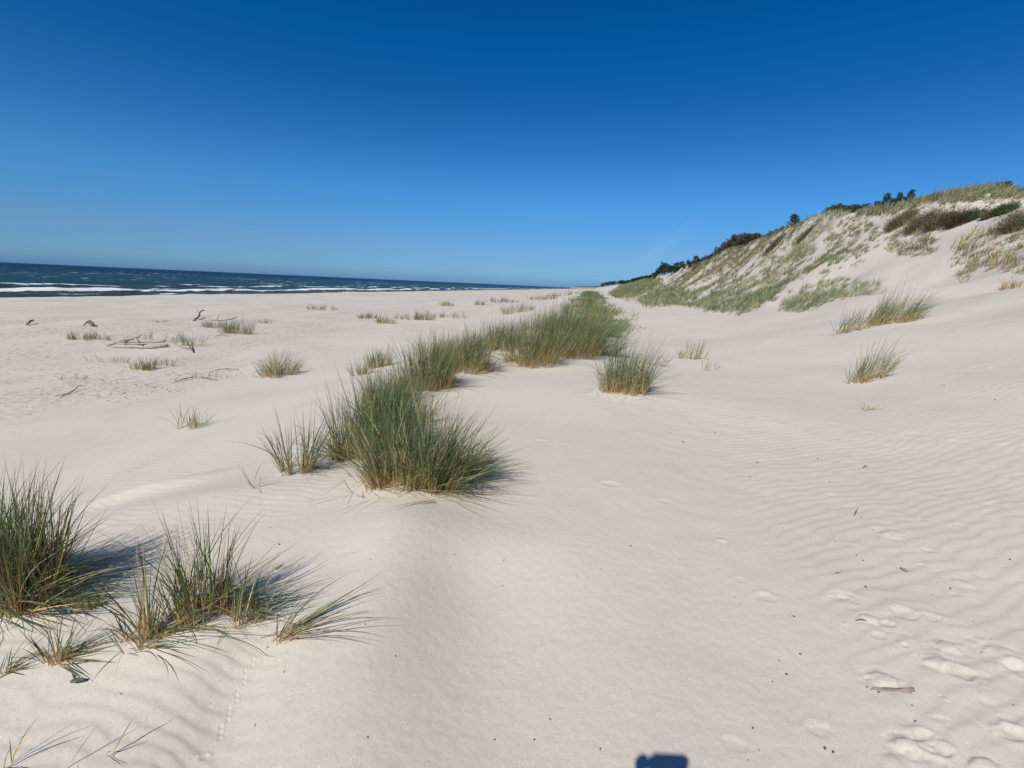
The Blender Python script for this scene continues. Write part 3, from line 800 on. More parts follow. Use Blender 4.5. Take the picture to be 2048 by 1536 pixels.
# ------------------------------------------------------------------ grass clumps
def build_clump(lab, cx, cy, w, h, n, o):
    P = at(cx, cy); s = mpp(P)
    Wm, H = w * s * .5, h * s * (1.5 if (P[1] < 6 or o['g'] != G2) else 1.28)
    if o['g'] == G3: Wm *= 1.2
    n = int(n * (1.0 if o['g'] != G3 else 1.9))
    dep = o.get('dep', .5); spread = o.get('spread', .4); wind = o.get('wind', .12)
    cols = o.get('cols', GREEN)
    dist = float(np.linalg.norm(P - CAM))
    K = 6 if dist < 8 else (4 if dist < 25 else 3)
    wid = np.clip(.0036 + dist * .00022, .0038, .03)
    # a clump is a handful of crowded shoots, not an even disc
    nsh = max(5, int(n / (14 if dist < 6 else 8))) if n > 75 else max(4, n // 3)
    sr = np.sqrt(rng.random(nsh)); sth = rng.random(nsh) * 2 * math.pi
    sxp = Wm * sr * np.cos(sth); syp = max(Wm * dep, .02) * sr * np.sin(sth) + Wm * dep * .35
    shh = (.42 + .66 * rng.random(nsh)) * (1 - .28 * sr ** 2)

    def build(nb, kind):
        k = rng.integers(0, nsh, nb)
        jx = np.clip(Wm * .06, .004, .05)
        bx = P[0] + sxp[k] + rng.normal(0, jx, nb); by = P[1] + syp[k] + rng.normal(0, jx, nb)
        bz = terrain(bx, by) - .015
        base = np.stack([bx, by, bz], -1)
        outv = np.stack([np.cos(sth[k]) * sr[k], np.sin(sth[k]) * sr[k]], -1)
        rnd = rng.normal(0, 1, (nb, 2))
        hx = outv[:, 0] * spread * .62 + rnd[:, 0] * .11 * (1 + spread) + wind * .35
        hy = outv[:, 1] * spread * .62 + rnd[:, 1] * .11 * (1 + spread)
        d0 = nrm(np.stack([hx, hy, np.ones(nb)], -1))
        bend = rng.random(nb) ** 2.2
        ex = hx + (outv[:, 0] * .8 * spread + rnd[:, 0] * .35 + wind * 1.1) * bend * 1.7
        ey = hy + (outv[:, 1] * .8 * spread + rnd[:, 1] * .35) * bend * 1.7
        d1 = nrm(np.stack([ex, ey, 1.0 - .95 * bend * (spread + abs(wind) + .25)], -1))
        ln = H * shh[k] * (.72 + .45 * rng.random(nb))
        if kind == 'dry':
            ln = ln * (.22 + .38 * rng.random(nb)); d1 = nrm(d0 + .25 * (d1 - d0))
            cr = pal(nb, STRAW); ct = pal(nb, STRAW + OLIVE[:1]) * .95
            return blades(base, ln, d0, d1, np.full(nb, wid * .95), max(3, K - 2), cr, ct)
        if kind == 'low':
            lx, ly = o.get('lowdir', (1, .1))
            a = math.atan2(ly, lx) + rng.normal(0, .38, nb)
            tl = .15 + .75 * rng.random(nb) ** 1.3
            q = np.stack([np.cos(a), np.sin(a)], -1)
            d0 = nrm(np.stack([q[:, 0], q[:, 1], tl], -1))
            d1 = nrm(np.stack([q[:, 0] * 1.1, q[:, 1] * 1.1 + rnd[:, 1] * .15, tl - .75 * rng.random(nb)], -1))
            ln = H * o.get('ll', .72) * (.45 + .7 * rng.random(nb))
        cr = pal(nb, STRAW) * .8 + pal(nb, cols) * .3; ct = pal(nb, cols)
        dead = rng.random(nb) < .10; ct[dead] = pal(int(dead.sum()), STRAW) * .8
        return blades(base, ln, d0, d1, wid * (.7 + .6 * rng.random(nb)), K, cr, ct, .30)
    nlow = int(n * o.get('low', 0)); ndry = int(n * o.get('straw', .2)); ngr = n - nlow
    parts = [build(ngr, 'green')]
    if dist < 9 and n >= 100:
        # broken blades and litter lying round the foot
        m_ = int(n * .05) + 6
        th = rng.random(m_) * 6.283; rr_ = .7 + .9 * rng.random(m_)
        lx_ = P[0] + Wm * rr_ * np.cos(th); ly_ = P[1] + Wm * dep * rr_ * np.sin(th) + Wm * dep * .3
        a_ = rng.random(m_) * 6.283
        dl = nrm(np.stack([np.cos(a_), np.sin(a_), .25 * rng.random(m_)], -1))
        parts.append(blades(np.stack([lx_, ly_, terrain(lx_, ly_) + .004], -1), H * (.12 + .4 * rng.random(m_)), dl, nrm(dl + rng.normal(0, .3, (m_, 3)) * [1, 1, .1]), np.full(m_, wid * .8), 4, pal(m_, STRAW + OLIVE), pal(m_, STRAW + OLIVE)))
    if nlow: parts.append(build(nlow, 'low'))
    V, F, C = cat_geo(parts)
    if n >= 100 and ndry > 10 and dist < 40:
        e = empty('marram_clump', P); tag(e, lab, 'grass clump', o['g'])
        np_mesh('green_blades', V, F, M_GRASS, e, False, C, origin=P)
        V, F, C = build(ndry, 'dry')
        np_mesh('dry_stems', V, F, M_GRASS, e, False, C, origin=P)
    else:
        if ndry:
            V, F, C = cat_geo([(V, F, C), build(ndry, 'dry')])
        nm = 'grass_tuft' if o['g'] == G3 or n < 100 else 'marram_clump'
        tag(np_mesh(nm, V, F, M_GRASS, None, False, C, origin=P), lab, 'grass tuft' if nm == 'grass_tuft' else 'grass clump', o['g'])

for c_ in CL:
    build_clump(*c_)


# ------------------------------------------------------------------ grass cover of the high dune (beyond counting)
COVER = [
 # polygon (photo px), blades per square metre, height m, colours, wind, clumpiness
 ([(1225, 592), (1240, 575), (1290, 552), (1320, 560), (1318, 572), (1270, 590)], 120, .55, OLIVE + PALE, .3, 0.08),
 ([(1277, 604), (1300, 590), (1326, 574), (1365, 574), (1380, 585), (1410, 572), (1470, 545), (1540, 510), (1600, 484), (1620, 500), (1600, 545), (1545, 600), (1480, 624), (1440, 622), (1365, 607), (1300, 609)], 150, .60, PALE + PALE + OLIVE + BLUEG, .4, 0.25),
 ([(1340, 575), (1345, 555), (1400, 520), (1440, 495), (1500, 470), (1580, 440), (1600, 440), (1600, 488), (1540, 508), (1470, 543), (1410, 562)], 120, .45, OLIVE + BROWN + PALE, .2, 0.23),
 ([(1360, 560), (1440, 500), (1560, 455), (1700, 408), (1830, 385), (1850, 400), (1780, 430), (1700, 440), (1620, 470), (1600, 488), (1480, 530)], 120, .50, OLIVE + PALE, .5, 0.08),
 ([(1580, 480), (1640, 455), (1735, 440), (1763, 470), (1740, 500), (1700, 525), (1640, 545), (1590, 548)], 150, .42, PALE + OLIVE, .4, 0.22),
 ([(1600, 520), (1665, 500), (1690, 515), (1680, 538), (1610, 545)], 120, .45, GREEN + BLUEG + PALE, .4, 0.33),
 ([(1580, 575), (1600, 556), (1650, 550), (1700, 560), (1758, 572), (1755, 592), (1700, 590), (1660, 600), (1600, 622), (1560, 622)], 120, .55, PALE + BLUEG + PALE, .5, 0.35),
 ([(1700, 430), (1760, 400), (1860, 372), (1925, 355), (2100, 350), (2100, 392), (2000, 395), (1930, 402), (1850, 410), (1800, 425)], 300, .62, PALE + OLIVE, .9, 0.08),
 ([(1775, 462), (1830, 455), (1870, 475), (1864, 504), (1820, 514), (1775, 500)], 170, .42, OLIVE + BROWN + PALE, .3, 0.06),
 ([(1905, 490), (1950, 462), (2010, 452), (2100, 440), (2100, 560), (2040, 545), (1990, 540), (1910, 556)], 170, .42, BROWN + OLIVE + STRAW[:1], .4, 0.06),
 ([(1690, 500), (1750, 500), (1760, 525), (1700, 535)], 20, .4, PALE, .3, 0.33),
 ([(1770, 440), (1900, 410), (1960, 395), (2050, 395), (2050, 440), (1960, 440), (1900, 450), (1800, 460)], 60, .4, BROWN + OLIVE, .3, 0.23),
]


def tufts(cx, cy, per, H, cols, wind, dist, rad=.11, hue=None):
    """a tuft of blades at every centre"""
    m = len(cx); k = np.repeat(np.arange(m), per); n = m * per
    a = rng.random(n) * 2 * math.pi; r_ = np.sqrt(rng.random(n))
    ox = np.cos(a) * r_; oy = np.sin(a) * r_
    sz = (.45 + 1.1 * rng.random(m) ** 1.3)[k]
    x = cx[k] + ox * rad * sz; y = cy[k] + oy * rad * sz
    z = terrain(x, y) - .02
    rnd = rng.normal(0, 1, (n, 2))
    d0 = nrm(np.stack([ox * .45 + rnd[:, 0] * .12 + wind * .4, oy * .45 + rnd[:, 1] * .12, np.ones(n)], -1))
    b = rng.random(n)
    d1 = nrm(np.stack([d0[:, 0] + rnd[:, 0] * .2 + wind * 1.3 * b, d0[:, 1] + rnd[:, 1] * .2, 1 - .7 * b], -1))
    ln = H * (.6 + .6 * rng.random(n)) * sz
    tip = pal(m, cols, .45)[k] * (.85 + .3 * rng.random((n, 1)))
    if hue is not None: tip = tip * (1.12 + .5 * hue[k][:, None])
    root = pal(n, STRAW) * .5 + tip * .5
    wd = np.clip(.0045 + dist[k] * .00045, .008, .08) * (.7 + .6 * rng.random(n))
    return blades(np.stack([x, y, z], -1), ln, d0, d1, wd, 3, root, tip, .25, ground=False)


def build_cover():
    Npt = 420000
    v = 5 + (rng.random(Npt) ** 1.8) * 400
    u = 5 + rng.random(Npt) * 27
    t_ = (v - 5) / 400
    dens = Npt / (27 * 400) / (1.8 * t_ ** (.8 / 1.8) + 1e-6)
    x, y = xy(u, v)
    z = terrain(x, y)
    px, py, dz = project(np.stack([x, y, z + .1], -1))
    cl = .5 + .55 * perlin(u / 1.1, v / 1.1, 301) + .4 * perlin(u / 3.4, v / 3.4, 302)
    hue = perlin(u / 2.2, v / 2.2, 305)
    rest = rng.random(Npt)
    G = []; tot = 0
    px = px + rng.normal(0, 5, Npt); py = py + rng.normal(0, 3, Npt)
    for (poly, d, H, cols, wind, cut) in COVER:
        near = dz < 45
        for sel, per, dk in ((near, 11, .09), (~near, 6, .085)):
            k = poly_mask(px, py, poly) & sel & (rest < d * dk / dens) & (cl > cut + .17)
            if not k.any(): continue
            G.append(tufts(x[k], y[k], per, H * 1.0, cols, wind, dz[k], hue=hue[k])); tot += int(k.sum()) * per
    V, F, C = cat_geo(G)
    print('cover blades', tot)
    o = np_mesh('dune_grass', V, F, M_GRASS, None, False, C)
    tag(o, 'pale green and olive marram grass covering the high dune at the right', 'grass', None, 'stuff')
build_cover()


def build_ridge_cover():
    # grass filling the far part of the foredune ridge, past the clumps one can tell apart
    n = 5200
    v = 18 + rng.random(n) ** 1.5 * 260
    u = rng.normal(0, 1, n) * (.65 + .004 * v) + .3 + 1.0 * perlin(v / 18, 0 * v, 311)
    x, y = xy(u, v); z = terrain(x, y)
    px, py, dz = project(np.stack([x, y, z], -1))
    cl = perlin(u / 1.6, v / 3.5, 312) + .3 * perlin(u / .6, v / .9, 313)
    k = cl > .12
    V, F, C = tufts(x[k], y[k], 12, .38, OLIVE + GREEN + GREEN, .45, dz[k], rad=.22, hue=cl[k])
    tag(np_mesh('ridge_grass', V, F, M_GRASS, None, False, C), 'olive green grass covering the far end of the low dune ridge', 'grass', None, 'stuff')
build_ridge_cover()


# ------------------------------------------------------------------ scrub bushes on the high dune
def twig_ball(P, wx, wy, hz, n, cols, leafcols, leaf_n, wid):
    """a scrub bush: stems rising from the base plus fine twigs and small leaves through its volume"""
    a = rng.random(n) * 2 * math.pi; r_ = np.sqrt(rng.random(n))
    ox = np.cos(a) * r_ * wx; oy = np.sin(a) * r_ * wy
    lump = .65 + .5 * np.abs(perlin(ox / (wx * .35), oy / (wy * .35) + P[0], 401))
    bx = P[0] + ox * .75; by = P[1] + oy * .75
    bz = terrain(bx, by) - .03
    rnd = rng.normal(0, 1, (n, 2))
    d0 = nrm(np.stack([ox / wx * .7 + rnd[:, 0] * .35, oy / wy * .7 + rnd[:, 1] * .35, np.ones(n)], -1))
    d1 = nrm(d0 + np.stack([rnd[:, 0] * .5, rnd[:, 1] * .5, -.2 + .4 * rng.random(n)], -1))
    ln = hz * lump * (.5 + .6 * rng.random(n)) * (1.05 - .4 * r_ ** 2)
    st = blades(np.stack([bx, by, bz], -1), ln, d0, d1, np.full(n, wid), 3, pal(n, BROWN), pal(n, cols), .3, ground=False)
    # leaves
    m = leaf_n
    k = rng.integers(0, n, m); tt = (.35 + .65 * rng.random(m))[:, None]
    b = np.stack([bx, by, bz], -1)[k] + nrm(d0[k] + .4 * d1[k]) * (ln[k][:, None] * tt) + rng.normal(0, .05 * hz, (m, 3))
    q = nrm(rng.normal(0, 1, (m, 3)) + np.array([0, 0, .5]))
    lf = blades(b, np.full(m, .09) * (.6 + .8 * rng.random(m)), q, nrm(q + rng.normal(0, .4, (m, 3))), np.full(m, wid * 2.2), 2, pal(m, leafcols), pal(m, leafcols), .3, ground=False)
    return st, lf


BUSH = [
 ('olive brown scrub bush at the left end of the bush row under the dune crest', 1800, 447, 28, 34, BROWN + OLIVE, BROWN + OLIVE),
 ('dark brown scrub bush in the middle of the bush row under the dune crest', 1840, 452, 28, 40, BROWN, BROWN + OLIVE[:1]),
 ('brown scrub bush at the right end of the bush row under the dune crest', 1878, 448, 26, 36, BROWN, BROWN + OLIVE),
 ('darkest scrub bush hanging over the sand notch under the crest', 1918, 446, 24, 42, [(.07, .05, .03), (.10, .06, .03)], [(.06, .06, .025), (.09, .055, .03)]),
 ('small grey green bush right of the darkest scrub bush', 1948, 436, 18, 22, BROWN, BLUEG),
 ('bright green shrub peeking out behind the big bush at the right edge', 2012, 425, 14, 30, GREEN, [(.04, .11, .02), (.05, .14, .03)]),
 ('large olive brown scrub bush cut by the right edge below the crest', 2042, 455, 36, 58, BROWN + OLIVE, OLIVE + BROWN),
 ('low brown bush between the sand notch and the right edge bush', 1985, 432, 18, 22, BROWN, BROWN + OLIVE),
 ('reddish brown scrub patch hanging on the far dune edge', 1548, 492, 24, 15, [(.12, .05, .03)], [(.13, .06, .035), (.09, .05, .03)]),
 ('small brown scrub bush left of the sandy shoulder', 1612, 470, 16, 14, BROWN, BROWN + OLIVE),
 ('small dark bush on the slope below the wood edge', 1395, 533, 12, 10, BROWN, OLIVE),
]
for lab, bx_, by_, wp, hp, c1, c2 in BUSH:
    P = at(bx_, by_); s = mpp(P)
    st, lf = twig_ball(P, wp * s, wp * s * .8, hp * s, 900, c1, c2, 2600, .012 * max(1, s * 14))
    e = empty('scrub_bush', P); tag(e, lab, 'bush', 'scrub bushes on the high dune')
    np_mesh('twigs', *st[:2], M_TWIG, e, False, st[2], origin=P)
    np_mesh('leaves', *lf[:2], M_LEAF, e, False, lf[2], origin=P)


# ------------------------------------------------------------------ trees behind the crest
def tube(pts, rad, seg=8, rough=0.0, seed=0):
    pts = np.array(pts, float); n = len(pts)
    rad = np.broadcast_to(np.array(rad, float), (n,)) if np.ndim(rad) else np.full(n, rad)
    tg = nrm(np.gradient(pts, axis=0))
    up = np.array([0, 0, 1.0]) if abs(tg[0][2]) < .9 else np.array([1.0, 0, 0])
    V = []
    for i in range(n):
        a = nrm(np.cross(tg[i], up)); b = np.cross(tg[i], a)
        for k in range(seg):
            th = 2 * math.pi * k / seg
            rr_ = rad[i] * (1 + rough * math.sin(k * 2.3 + i * 1.7 + seed) * math.cos(k * 1.1 - i * .9))
            V.append(pts[i] + (a * math.cos(th) + b * math.sin(th)) * rr_)
    V.append(pts[0]); V.append(pts[-1])
    F = [(i * seg + k, i * seg + (k + 1) % seg, (i + 1) * seg + (k + 1) % seg, (i + 1) * seg + k) for i in range(n - 1) for k in range(seg)]
    c0, c1 = n * seg, n * seg + 1
    for k in range(0, seg, 2):
        F.append((c0, (k + 2) % seg, (k + 1) % seg, k))
        o_ = (n - 1) * seg
        F.append((c1, o_ + k, o_ + (k + 1) % seg, o_ + (k + 2) % seg))
    V = np.array(V)
    return V, np.array(F), np.zeros((len(V), 3))


def tree_mesh(kind, H):
    """returns (trunk geometry, crown geometry) around the origin"""
    tr = []
    lean = rng.normal(0, .05, 2)
    top = np.array([lean[0] * H, lean[1] * H, H * .93])
    tp = [np.array([0, 0, -.3]), top * .35 + rng.normal(0, .03 * H, 3) * [1, 1, 0], top * .7, top]
    tr.append(tube(tp, [.045 * H, .034 * H, .02 * H, .006 * H], 6))
    cl = []
    nb = {'pine': 16, 'shrub': 11, 'sapling': 12}[kind]
    for k in range(nb):
        if kind == 'pine': f = .12 + .82 * (k / nb); L_ = H * (.40 * (1.1 - .8 * f) + .12 * rng.random())
        elif kind == 'shrub': f = .1 + .75 * (k / nb); L_ = H * (.5 * (1 - .4 * f) + .1 * rng.random())
        else: f = .25 + .7 * (k / nb); L_ = H * .17 * (1.25 - f) * (.5 + .9 * rng.random())
        st_ = top * f
        a = k * 2.4 + rng.random()
        d = np.array([math.cos(a), math.sin(a), (1.1 if kind == 'sapling' else .35) + .5 * rng.random()])
        d /= np.linalg.norm(d)
        tipp = st_ + d * L_
        tr.append(tube([st_, (st_ + tipp) / 2 + [0, 0, -.03 * H], tipp], [.012 * H, .009 * H, .004 * H], 4))
        for q in (.55, .8, 1.0):
            cl.append((st_ + d * L_ * q, H * ({'pine': .105, 'shrub': .12, 'sapling': .085}[kind]) * (.7 + .6 * rng.random())))
    cl.append((top, H * (.08 if kind != 'sapling' else .075)))
    C = np.array([c for c, _ in cl]); Rd = np.array([r for _, r in cl])
    per = 70 if kind != 'sapling' else 24
    n = len(cl) * per
    k = np.repeat(np.arange(len(cl)), per)
    v = nrm(rng.normal(0, 1, (n, 3))) * (rng.random((n, 1)) ** .45) * [1, 1, .65]
    b = C[k] + v * Rd[k][:, None]
    d = nrm(v + rng.normal(0, .6, (n, 3)) + [0, 0, .35])
    tone = (.8 + .5 * rng.random(len(cl)))[k][:, None]
    cols = {'pine': [(.045, .075, .035), (.065, .10, .045), (.03, .055, .03)], 'shrub': [(.11, .11, .06), (.07, .09, .045), (.14, .11, .07)],
            'sapling': [(.13, .11, .07), (.09, .09, .055), (.17, .12, .08)]}[kind]
    c = pal(n, cols) * tone
    cr = blades(b, Rd[k] * .55, d, nrm(d + rng.normal(0, .3, (n, 3))), Rd[k] * .16, 2, c, c, .3, ground=False)
    return cat_geo(tr), cr


PROTO = {}
for kind, cnt in (('pine', 3), ('shrub', 3), ('sapling', 3)):
    PROTO[kind] = []
    for k in range(cnt):
        (Vt, Ft, Ct), (Vc, Fc, Cc) = tree_mesh(kind, 1.0)
        PROTO[kind].append([(Vt, Ft), (Vc, Fc, Cc), None, None])
NAMES = {'pine': ('pine_tree', 'tree'), 'shrub': ('wind_bent_shrub', 'shrub'), 'sapling': ('young_tree', 'tree')}


def plant_tree(kind, P, H, lab, group, wide=1.0, var=0):
    pr = PROTO[kind][var % 3]
    nm, cat = NAMES[kind]
    e = empty(nm, P); tag(e, lab, cat, group)
    rz = rng.random() * 6.28
    if pr[2] is None:
        t_ = np_mesh('trunk', pr[0][0], pr[0][1], M_BARK, e)
        c_ = np_mesh('crown', pr[1][0], pr[1][1], M_LEAF, e, False, pr[1][2])
        pr[2], pr[3] = t_, c_
    else:
        for src in (pr[2], pr[3]):
            d = src.copy(); COL.objects.link(d); d.parent = e
    e.rotation_euler = (0, 0, rz)
    e.scale = (H * wide, H * wide, H)


def crest_pt(px, back=0.0):
    """top of the dune as seen under the column px; 'back' metres farther on"""
    ys = np.interp(px, [1150, 1250, 1330, 1450, 1580, 1700, 1850, 2048], [577, 567, 545, 500, 455, 420, 385, 375])
    d = ray(px, ys); d2 = d[:2] / np.linalg.norm(d[:2])
    r_ = np.exp(np.linspace(math.log(15), math.log(900), 900))
    x, y = d2[0] * r_, d2[1] * r_
    z = terrain(x, y)
    i = int(np.argmax((z - CAM[2]) / r_))
    x, y = x[i] + d2[0] * back, y[i] + d2[1] * back
    z = float(terrain(np.array([x]), np.array([y]))[0])
    return np.array([x, y, z])


gW = 'dark trees of the wood behind the far dune crest'
gS = 'low shrubs along the dune skyline'
gY = 'young trees poking over the dune skyline'
ORD = ['first', 'second', 'third', 'fourth', 'fifth', 'sixth', 'seventh', 'eighth', 'ninth', 'tenth', 'eleventh', 'twelfth', 'thirteenth', 'fourteenth', 'fifteenth', 'sixteenth', 'seventeenth', 'eighteenth', 'nineteenth', 'twentieth']
ORD += [a_ + '-' + b_ for a_ in ('twenty', 'thirty', 'forty', 'fifty') for b_ in ORD[:9]]
# wood: photo px, tree top y
for k, px_ in enumerate(np.linspace(1205, 1405, 54)):
    px_ += rng.normal(0, .8)
    topy = np.interp(px_, [1205, 1240, 1270, 1290, 1305, 1325, 1345, 1360, 1405], [577, 566, 557, 552, 545, 531, 530, 527, 517]) + rng.normal(0, 2.0) + (k % 3) * 3
    P = crest_pt(px_, back=-3 + 9 * rng.random() - 6 * (k % 3 == 1))
    ux, uy, dz = project(P[None]); hpx = np.clip(uy[0] - topy, 8, 34)
    lab = ORD[k] + ' dark pine from the left in the wood beyond the far dune'
    big = k in (32, 33)
    if k == 32: lab = 'tallest rounded dark pine standing where the wood ends at the dune slope'
    if k == 33: lab = 'rounded dark pine just right of the tallest one where the wood ends'
    plant_tree('pine', P, hpx * mpp(P) * (1.45 if big else 1.05), lab, gW, 1.3, k)
for k, px_ in enumerate(np.linspace(1405, 1600, 46)):
    px_ += rng.normal(0, 1)
    P = crest_pt(px_, back=-.5 + 3 * rng.random())
    topy = np.interp(px_, [1405, 1430, 1450, 1480, 1510, 1530, 1560, 1580, 1600], [520, 502, 488, 468, 466, 470, 460, 452, 450]) + rng.normal(0, 3)
    ux, uy, dz = project(P[None]); hpx = np.clip(uy[0] - topy, 9, 26)
    plant_tree('shrub', P, hpx * mpp(P) * 1.05, ORD[k] + ' low dark shrub from the left along the skyline right of the wood', gS, 1.1, k)
for px_, hp, lab in [(1393, 18, 'small bare topped tree on the skyline just right of the wood'), (1588, 26, 'flat topped little pine on the skyline left of the sandy shoulder')]:
    P = crest_pt(px_, .6); plant_tree('pine', P, hp * mpp(P) * 1.0, lab, gY, 1.0, 1)
for k, px_ in enumerate(np.linspace(1655, 1725, 12)):
    P = crest_pt(px_ + rng.normal(0, 2), .6 + rng.random())
    plant_tree('shrub', P, (13 + 6 * rng.random()) * mpp(P), ORD[k] + ' purplish bare shrub from the left on the skyline above the sandy shoulder', gS, 1.5, k)
for px_, hp, lab in [(1757, 24, 'short young tree at the left of the skyline group'), (1772, 42, 'tall thin young tree standing left in the skyline group'), (1790, 26, 'bushy young tree between the two tall thin ones'),
                     (1800, 36, 'broad young tree in the middle of the skyline group'), (1812, 24, 'low young tree beside the right tall one'), (1822, 38, 'tall thin young tree at the right of the skyline group'),
                     (1997, 22, 'short reddish young tree on the crest near the right edge'), (2013, 28, 'taller reddish young tree on the crest near the right edge')]:
    P = crest_pt(px_, .5)
    plant_tree('pine', P, hp * .8 * mpp(P), lab, gY, .62 if hp > 30 else 1.1, int(px_))


# ------------------------------------------------------------------ driftwood
def wood_obj(name, lab, cat, P, tubes, m, group=None):
    V, F, C = cat_geo([tube(*t_) for t_ in tubes])
    o = np_mesh(name, V, F, m, None, True)
    o.location = tuple(P)
    tag(o, lab, cat, group)
    return o


RSC = 1.0
def px_path(pts, lift, rad, seg=8, rough=.15, end=None):
    """points given in photo px on the ground (third value: metres above the sand)"""
    out_ = []
    for p in pts:
        q = at(p[0], p[1]); out_.append(q + [0, 0, lift + (p[2] if len(p) > 2 else 0)])
    # resample smoothly
    out_ = np.array(out_)
    if len(out_) > 2:
        t = np.linspace(0, len(out_) - 1, 4 * (len(out_) - 1) + 1)
        i = np.arange(len(out_))
        o2 = np.stack([np.interp(t, i, out_[:, k]) for k in range(3)], -1)
        o2[1:-1] = (o2[:-2] + o2[1:-1] * 2 + o2[2:]) / 4
        out_ = o2
    else:
        out_ = np.linspace(out_[0], out_[1], 6)
    out_ = out_ + rng.normal(0, rad[0] * .22, out_.shape)
    n = len(out_)
    return out_, np.interp(np.linspace(0, 1, n), np.linspace(0, 1, len(rad)), np.array(rad) * (RSC if rad[0] > .0099 else 1)), seg, rough


def drift(name, lab, cat, paths, m, group=None):
    ps = [px_path(*p) for p in paths]
    P = ps[0][0][0].copy()
    return wood_obj(name, lab, cat, P, [(p[0] - P, p[1], p[2], p[3]) for p in ps], m, group)


GP = 'bleached logs of the driftwood pile'
drift('driftwood_log', 'long bleached log at the back of the driftwood pile', 'driftwood', [([(232, 689, .06), (275, 690, .10), (330, 691, .14)], .03, [.045, .06, .05])], M_DRIFT, GP)
drift('driftwood_log', 'thick bleached log at the front right of the driftwood pile', 'driftwood', [([(296, 695, 0), (318, 696, .0), (337, 694, .02)], .06, [.05, .085, .06])], M_DRIFT, GP)
drift('driftwood_log', 'thin front log lying along the whole driftwood pile', 'driftwood', [([(226, 696, 0), (270, 697, .02), (312, 698, .03)], .03, [.03, .045, .035])], M_DRIFT, GP)
drift('driftwood_log', 'upturned curved branch on top of the driftwood pile', 'driftwood', [([(240, 691, .18), (262, 690, .20), (278, 689, .26), (286, 688, .34)], .03, [.04, .05, .035, .015]), ([(272, 690, .26), (278, 694, .12)], .02, [.03, .02])], M_DRIFT, GP)
drift('driftwood_log', 'short stub sticking out at the left of the driftwood pile', 'driftwood', [([(214, 695, .05), (232, 693, .10)], .02, [.03, .04])], M_DRIFT, GP)
GB = 'dead branches on the beach'
RSC = .62
drift('driftwood_branch', 'dark branch right of the log pile reaching out of the grass', 'driftwood', [([(368, 692, .30), (378, 698, .15), (388, 706, 0)], .02, [.02, .03, .04]), ([(358, 696, .05), (384, 702, .05)], .02, [.015, .03])], M_DARKWOOD, GB)
drift('driftwood_branch', 'tall crooked dark branch standing out of the sand', 'driftwood', [([(386, 642, 0), (398, 639, .14), (400, 636, .30), (408, 634, .46)], .0, [.07, .09, .07, .05]), ([(400, 636, .26), (396, 634, .50)], .0, [.04, .015])], M_DARKWOOD, GB)
drift('driftwood_branch', 'fallen forked branch beside the tall crooked one', 'driftwood', [([(420, 641, .02), (445, 643, .04), (470, 643, .16), (476, 643, .30)], .02, [.02, .035, .04, .02]), ([(434, 642, .03), (440, 641, .35)], .02, [.03, .012])], M_DARKWOOD, GB)
drift('driftwood_log', 'short dark log alone on the beach at the far left', 'driftwood', [([(54, 652, 0), (61, 649, .10), (68, 647, .12)], .05, [.05, .08, .05])], M_DARKWOOD, GB)
drift('driftwood_log', 'bent pale stump with a dark foot on the left beach', 'driftwood', [([(168, 653, .0), (174, 651, .12), (181, 651, .14), (187, 653, .02)], .04, [.03, .06, .16, .10]), ([(183, 653, .0), (190, 653, .0)], .04, [.06, .03])], M_DARKWOOD, GB)
drift('driftwood_branch', 'slender forked branch curving on bare sand at the left', 'driftwood', [([(112, 793, .01), (130, 792, .02), (148, 785, .03), (160, 779, .10)], .01, [.010, .016, .020, .008]), ([(130, 792, .02), (119, 797, .0)], .01, [.014, .008])], M_DARKWOOD, GB)
drift('driftwood_branch', 'low twig lying left of the thin grass on the beach ridge', 'driftwood', [([(430, 674, .02), (445, 673, .08), (460, 674, .02)], .01, [.015, .02, .01])], M_DARKWOOD, GB)
drift('driftwood_branch', 'pale half buried branch by the small white sand hump', 'driftwood', [([(348, 766, .01), (368, 762, .05), (388, 757, .03)], .01, [.015, .025, .015])], M_STICK, GB)
drift('driftwood_branch', 'dark thin twig lying above the half buried branch', 'driftwood', [([(428, 743, .02), (452, 741, .05), (478, 741, .02)], .01, [.012, .018, .01]), ([(452, 741, .05), (462, 744, .0)], .01, [.012, .008])], M_DARKWOOD, GB)
drift('driftwood_branch', 'dark twig resting on a sand hump left of the round tussock', 'driftwood', [([(403, 756, .02), (420, 760, .03), (434, 762, .02)], .01, [.014, .016, .01])], M_DARKWOOD, GB)
GT = 'small twigs on the near sand'
drift('weathered_stick', 'flat pale stick with a split end lying on the near right sand', 'stick', [([(1741, 1380), (1780, 1381), (1826, 1381)], .005, [.004, .0055, .0085]), ([(1745, 1378, .002), (1780, 1379, .003), (1822, 1386)], .004, [.003, .004, .007])], M_STICK, GT)
drift('bark_chip', 'short brown bark chip on the rippled sand at the right', 'bark', [([(1801, 1137), (1809, 1141), (1815, 1144)], .006, [.005, .009, .006])], M_STICK, GT)
drift('twig', 'thin dark twig on a footprint mound at the right', 'twig', [([(1711, 1243), (1722, 1241, .004), (1732, 1243)], .006, [.002, .003, .002])], M_DARKWOOD, GT)
drift('twig', 'little dark twig standing above the footprints at the right', 'twig', [([(1709, 1032), (1712, 1028, .02), (1714, 1024, .03)], .004, [.003, .003, .002])], M_DARKWOOD, GT)
drift('twig', 'short dark twig left of the brown bark chip', 'twig', [([(1670, 1148), (1676, 1147), (1681, 1147)], .004, [.003, .004, .002])], M_DARKWOOD, GT)
drift('twig', 'dark curled bark scrap among the grass at the lower left', 'twig', [([(143, 1365), (155, 1368, .012), (166, 1366, .01), (172, 1364)], .006, [.005, .008, .006, .003]), ([(145, 1350), (152, 1366)], .005, [.002, .003])], M_DARKWOOD, GT)
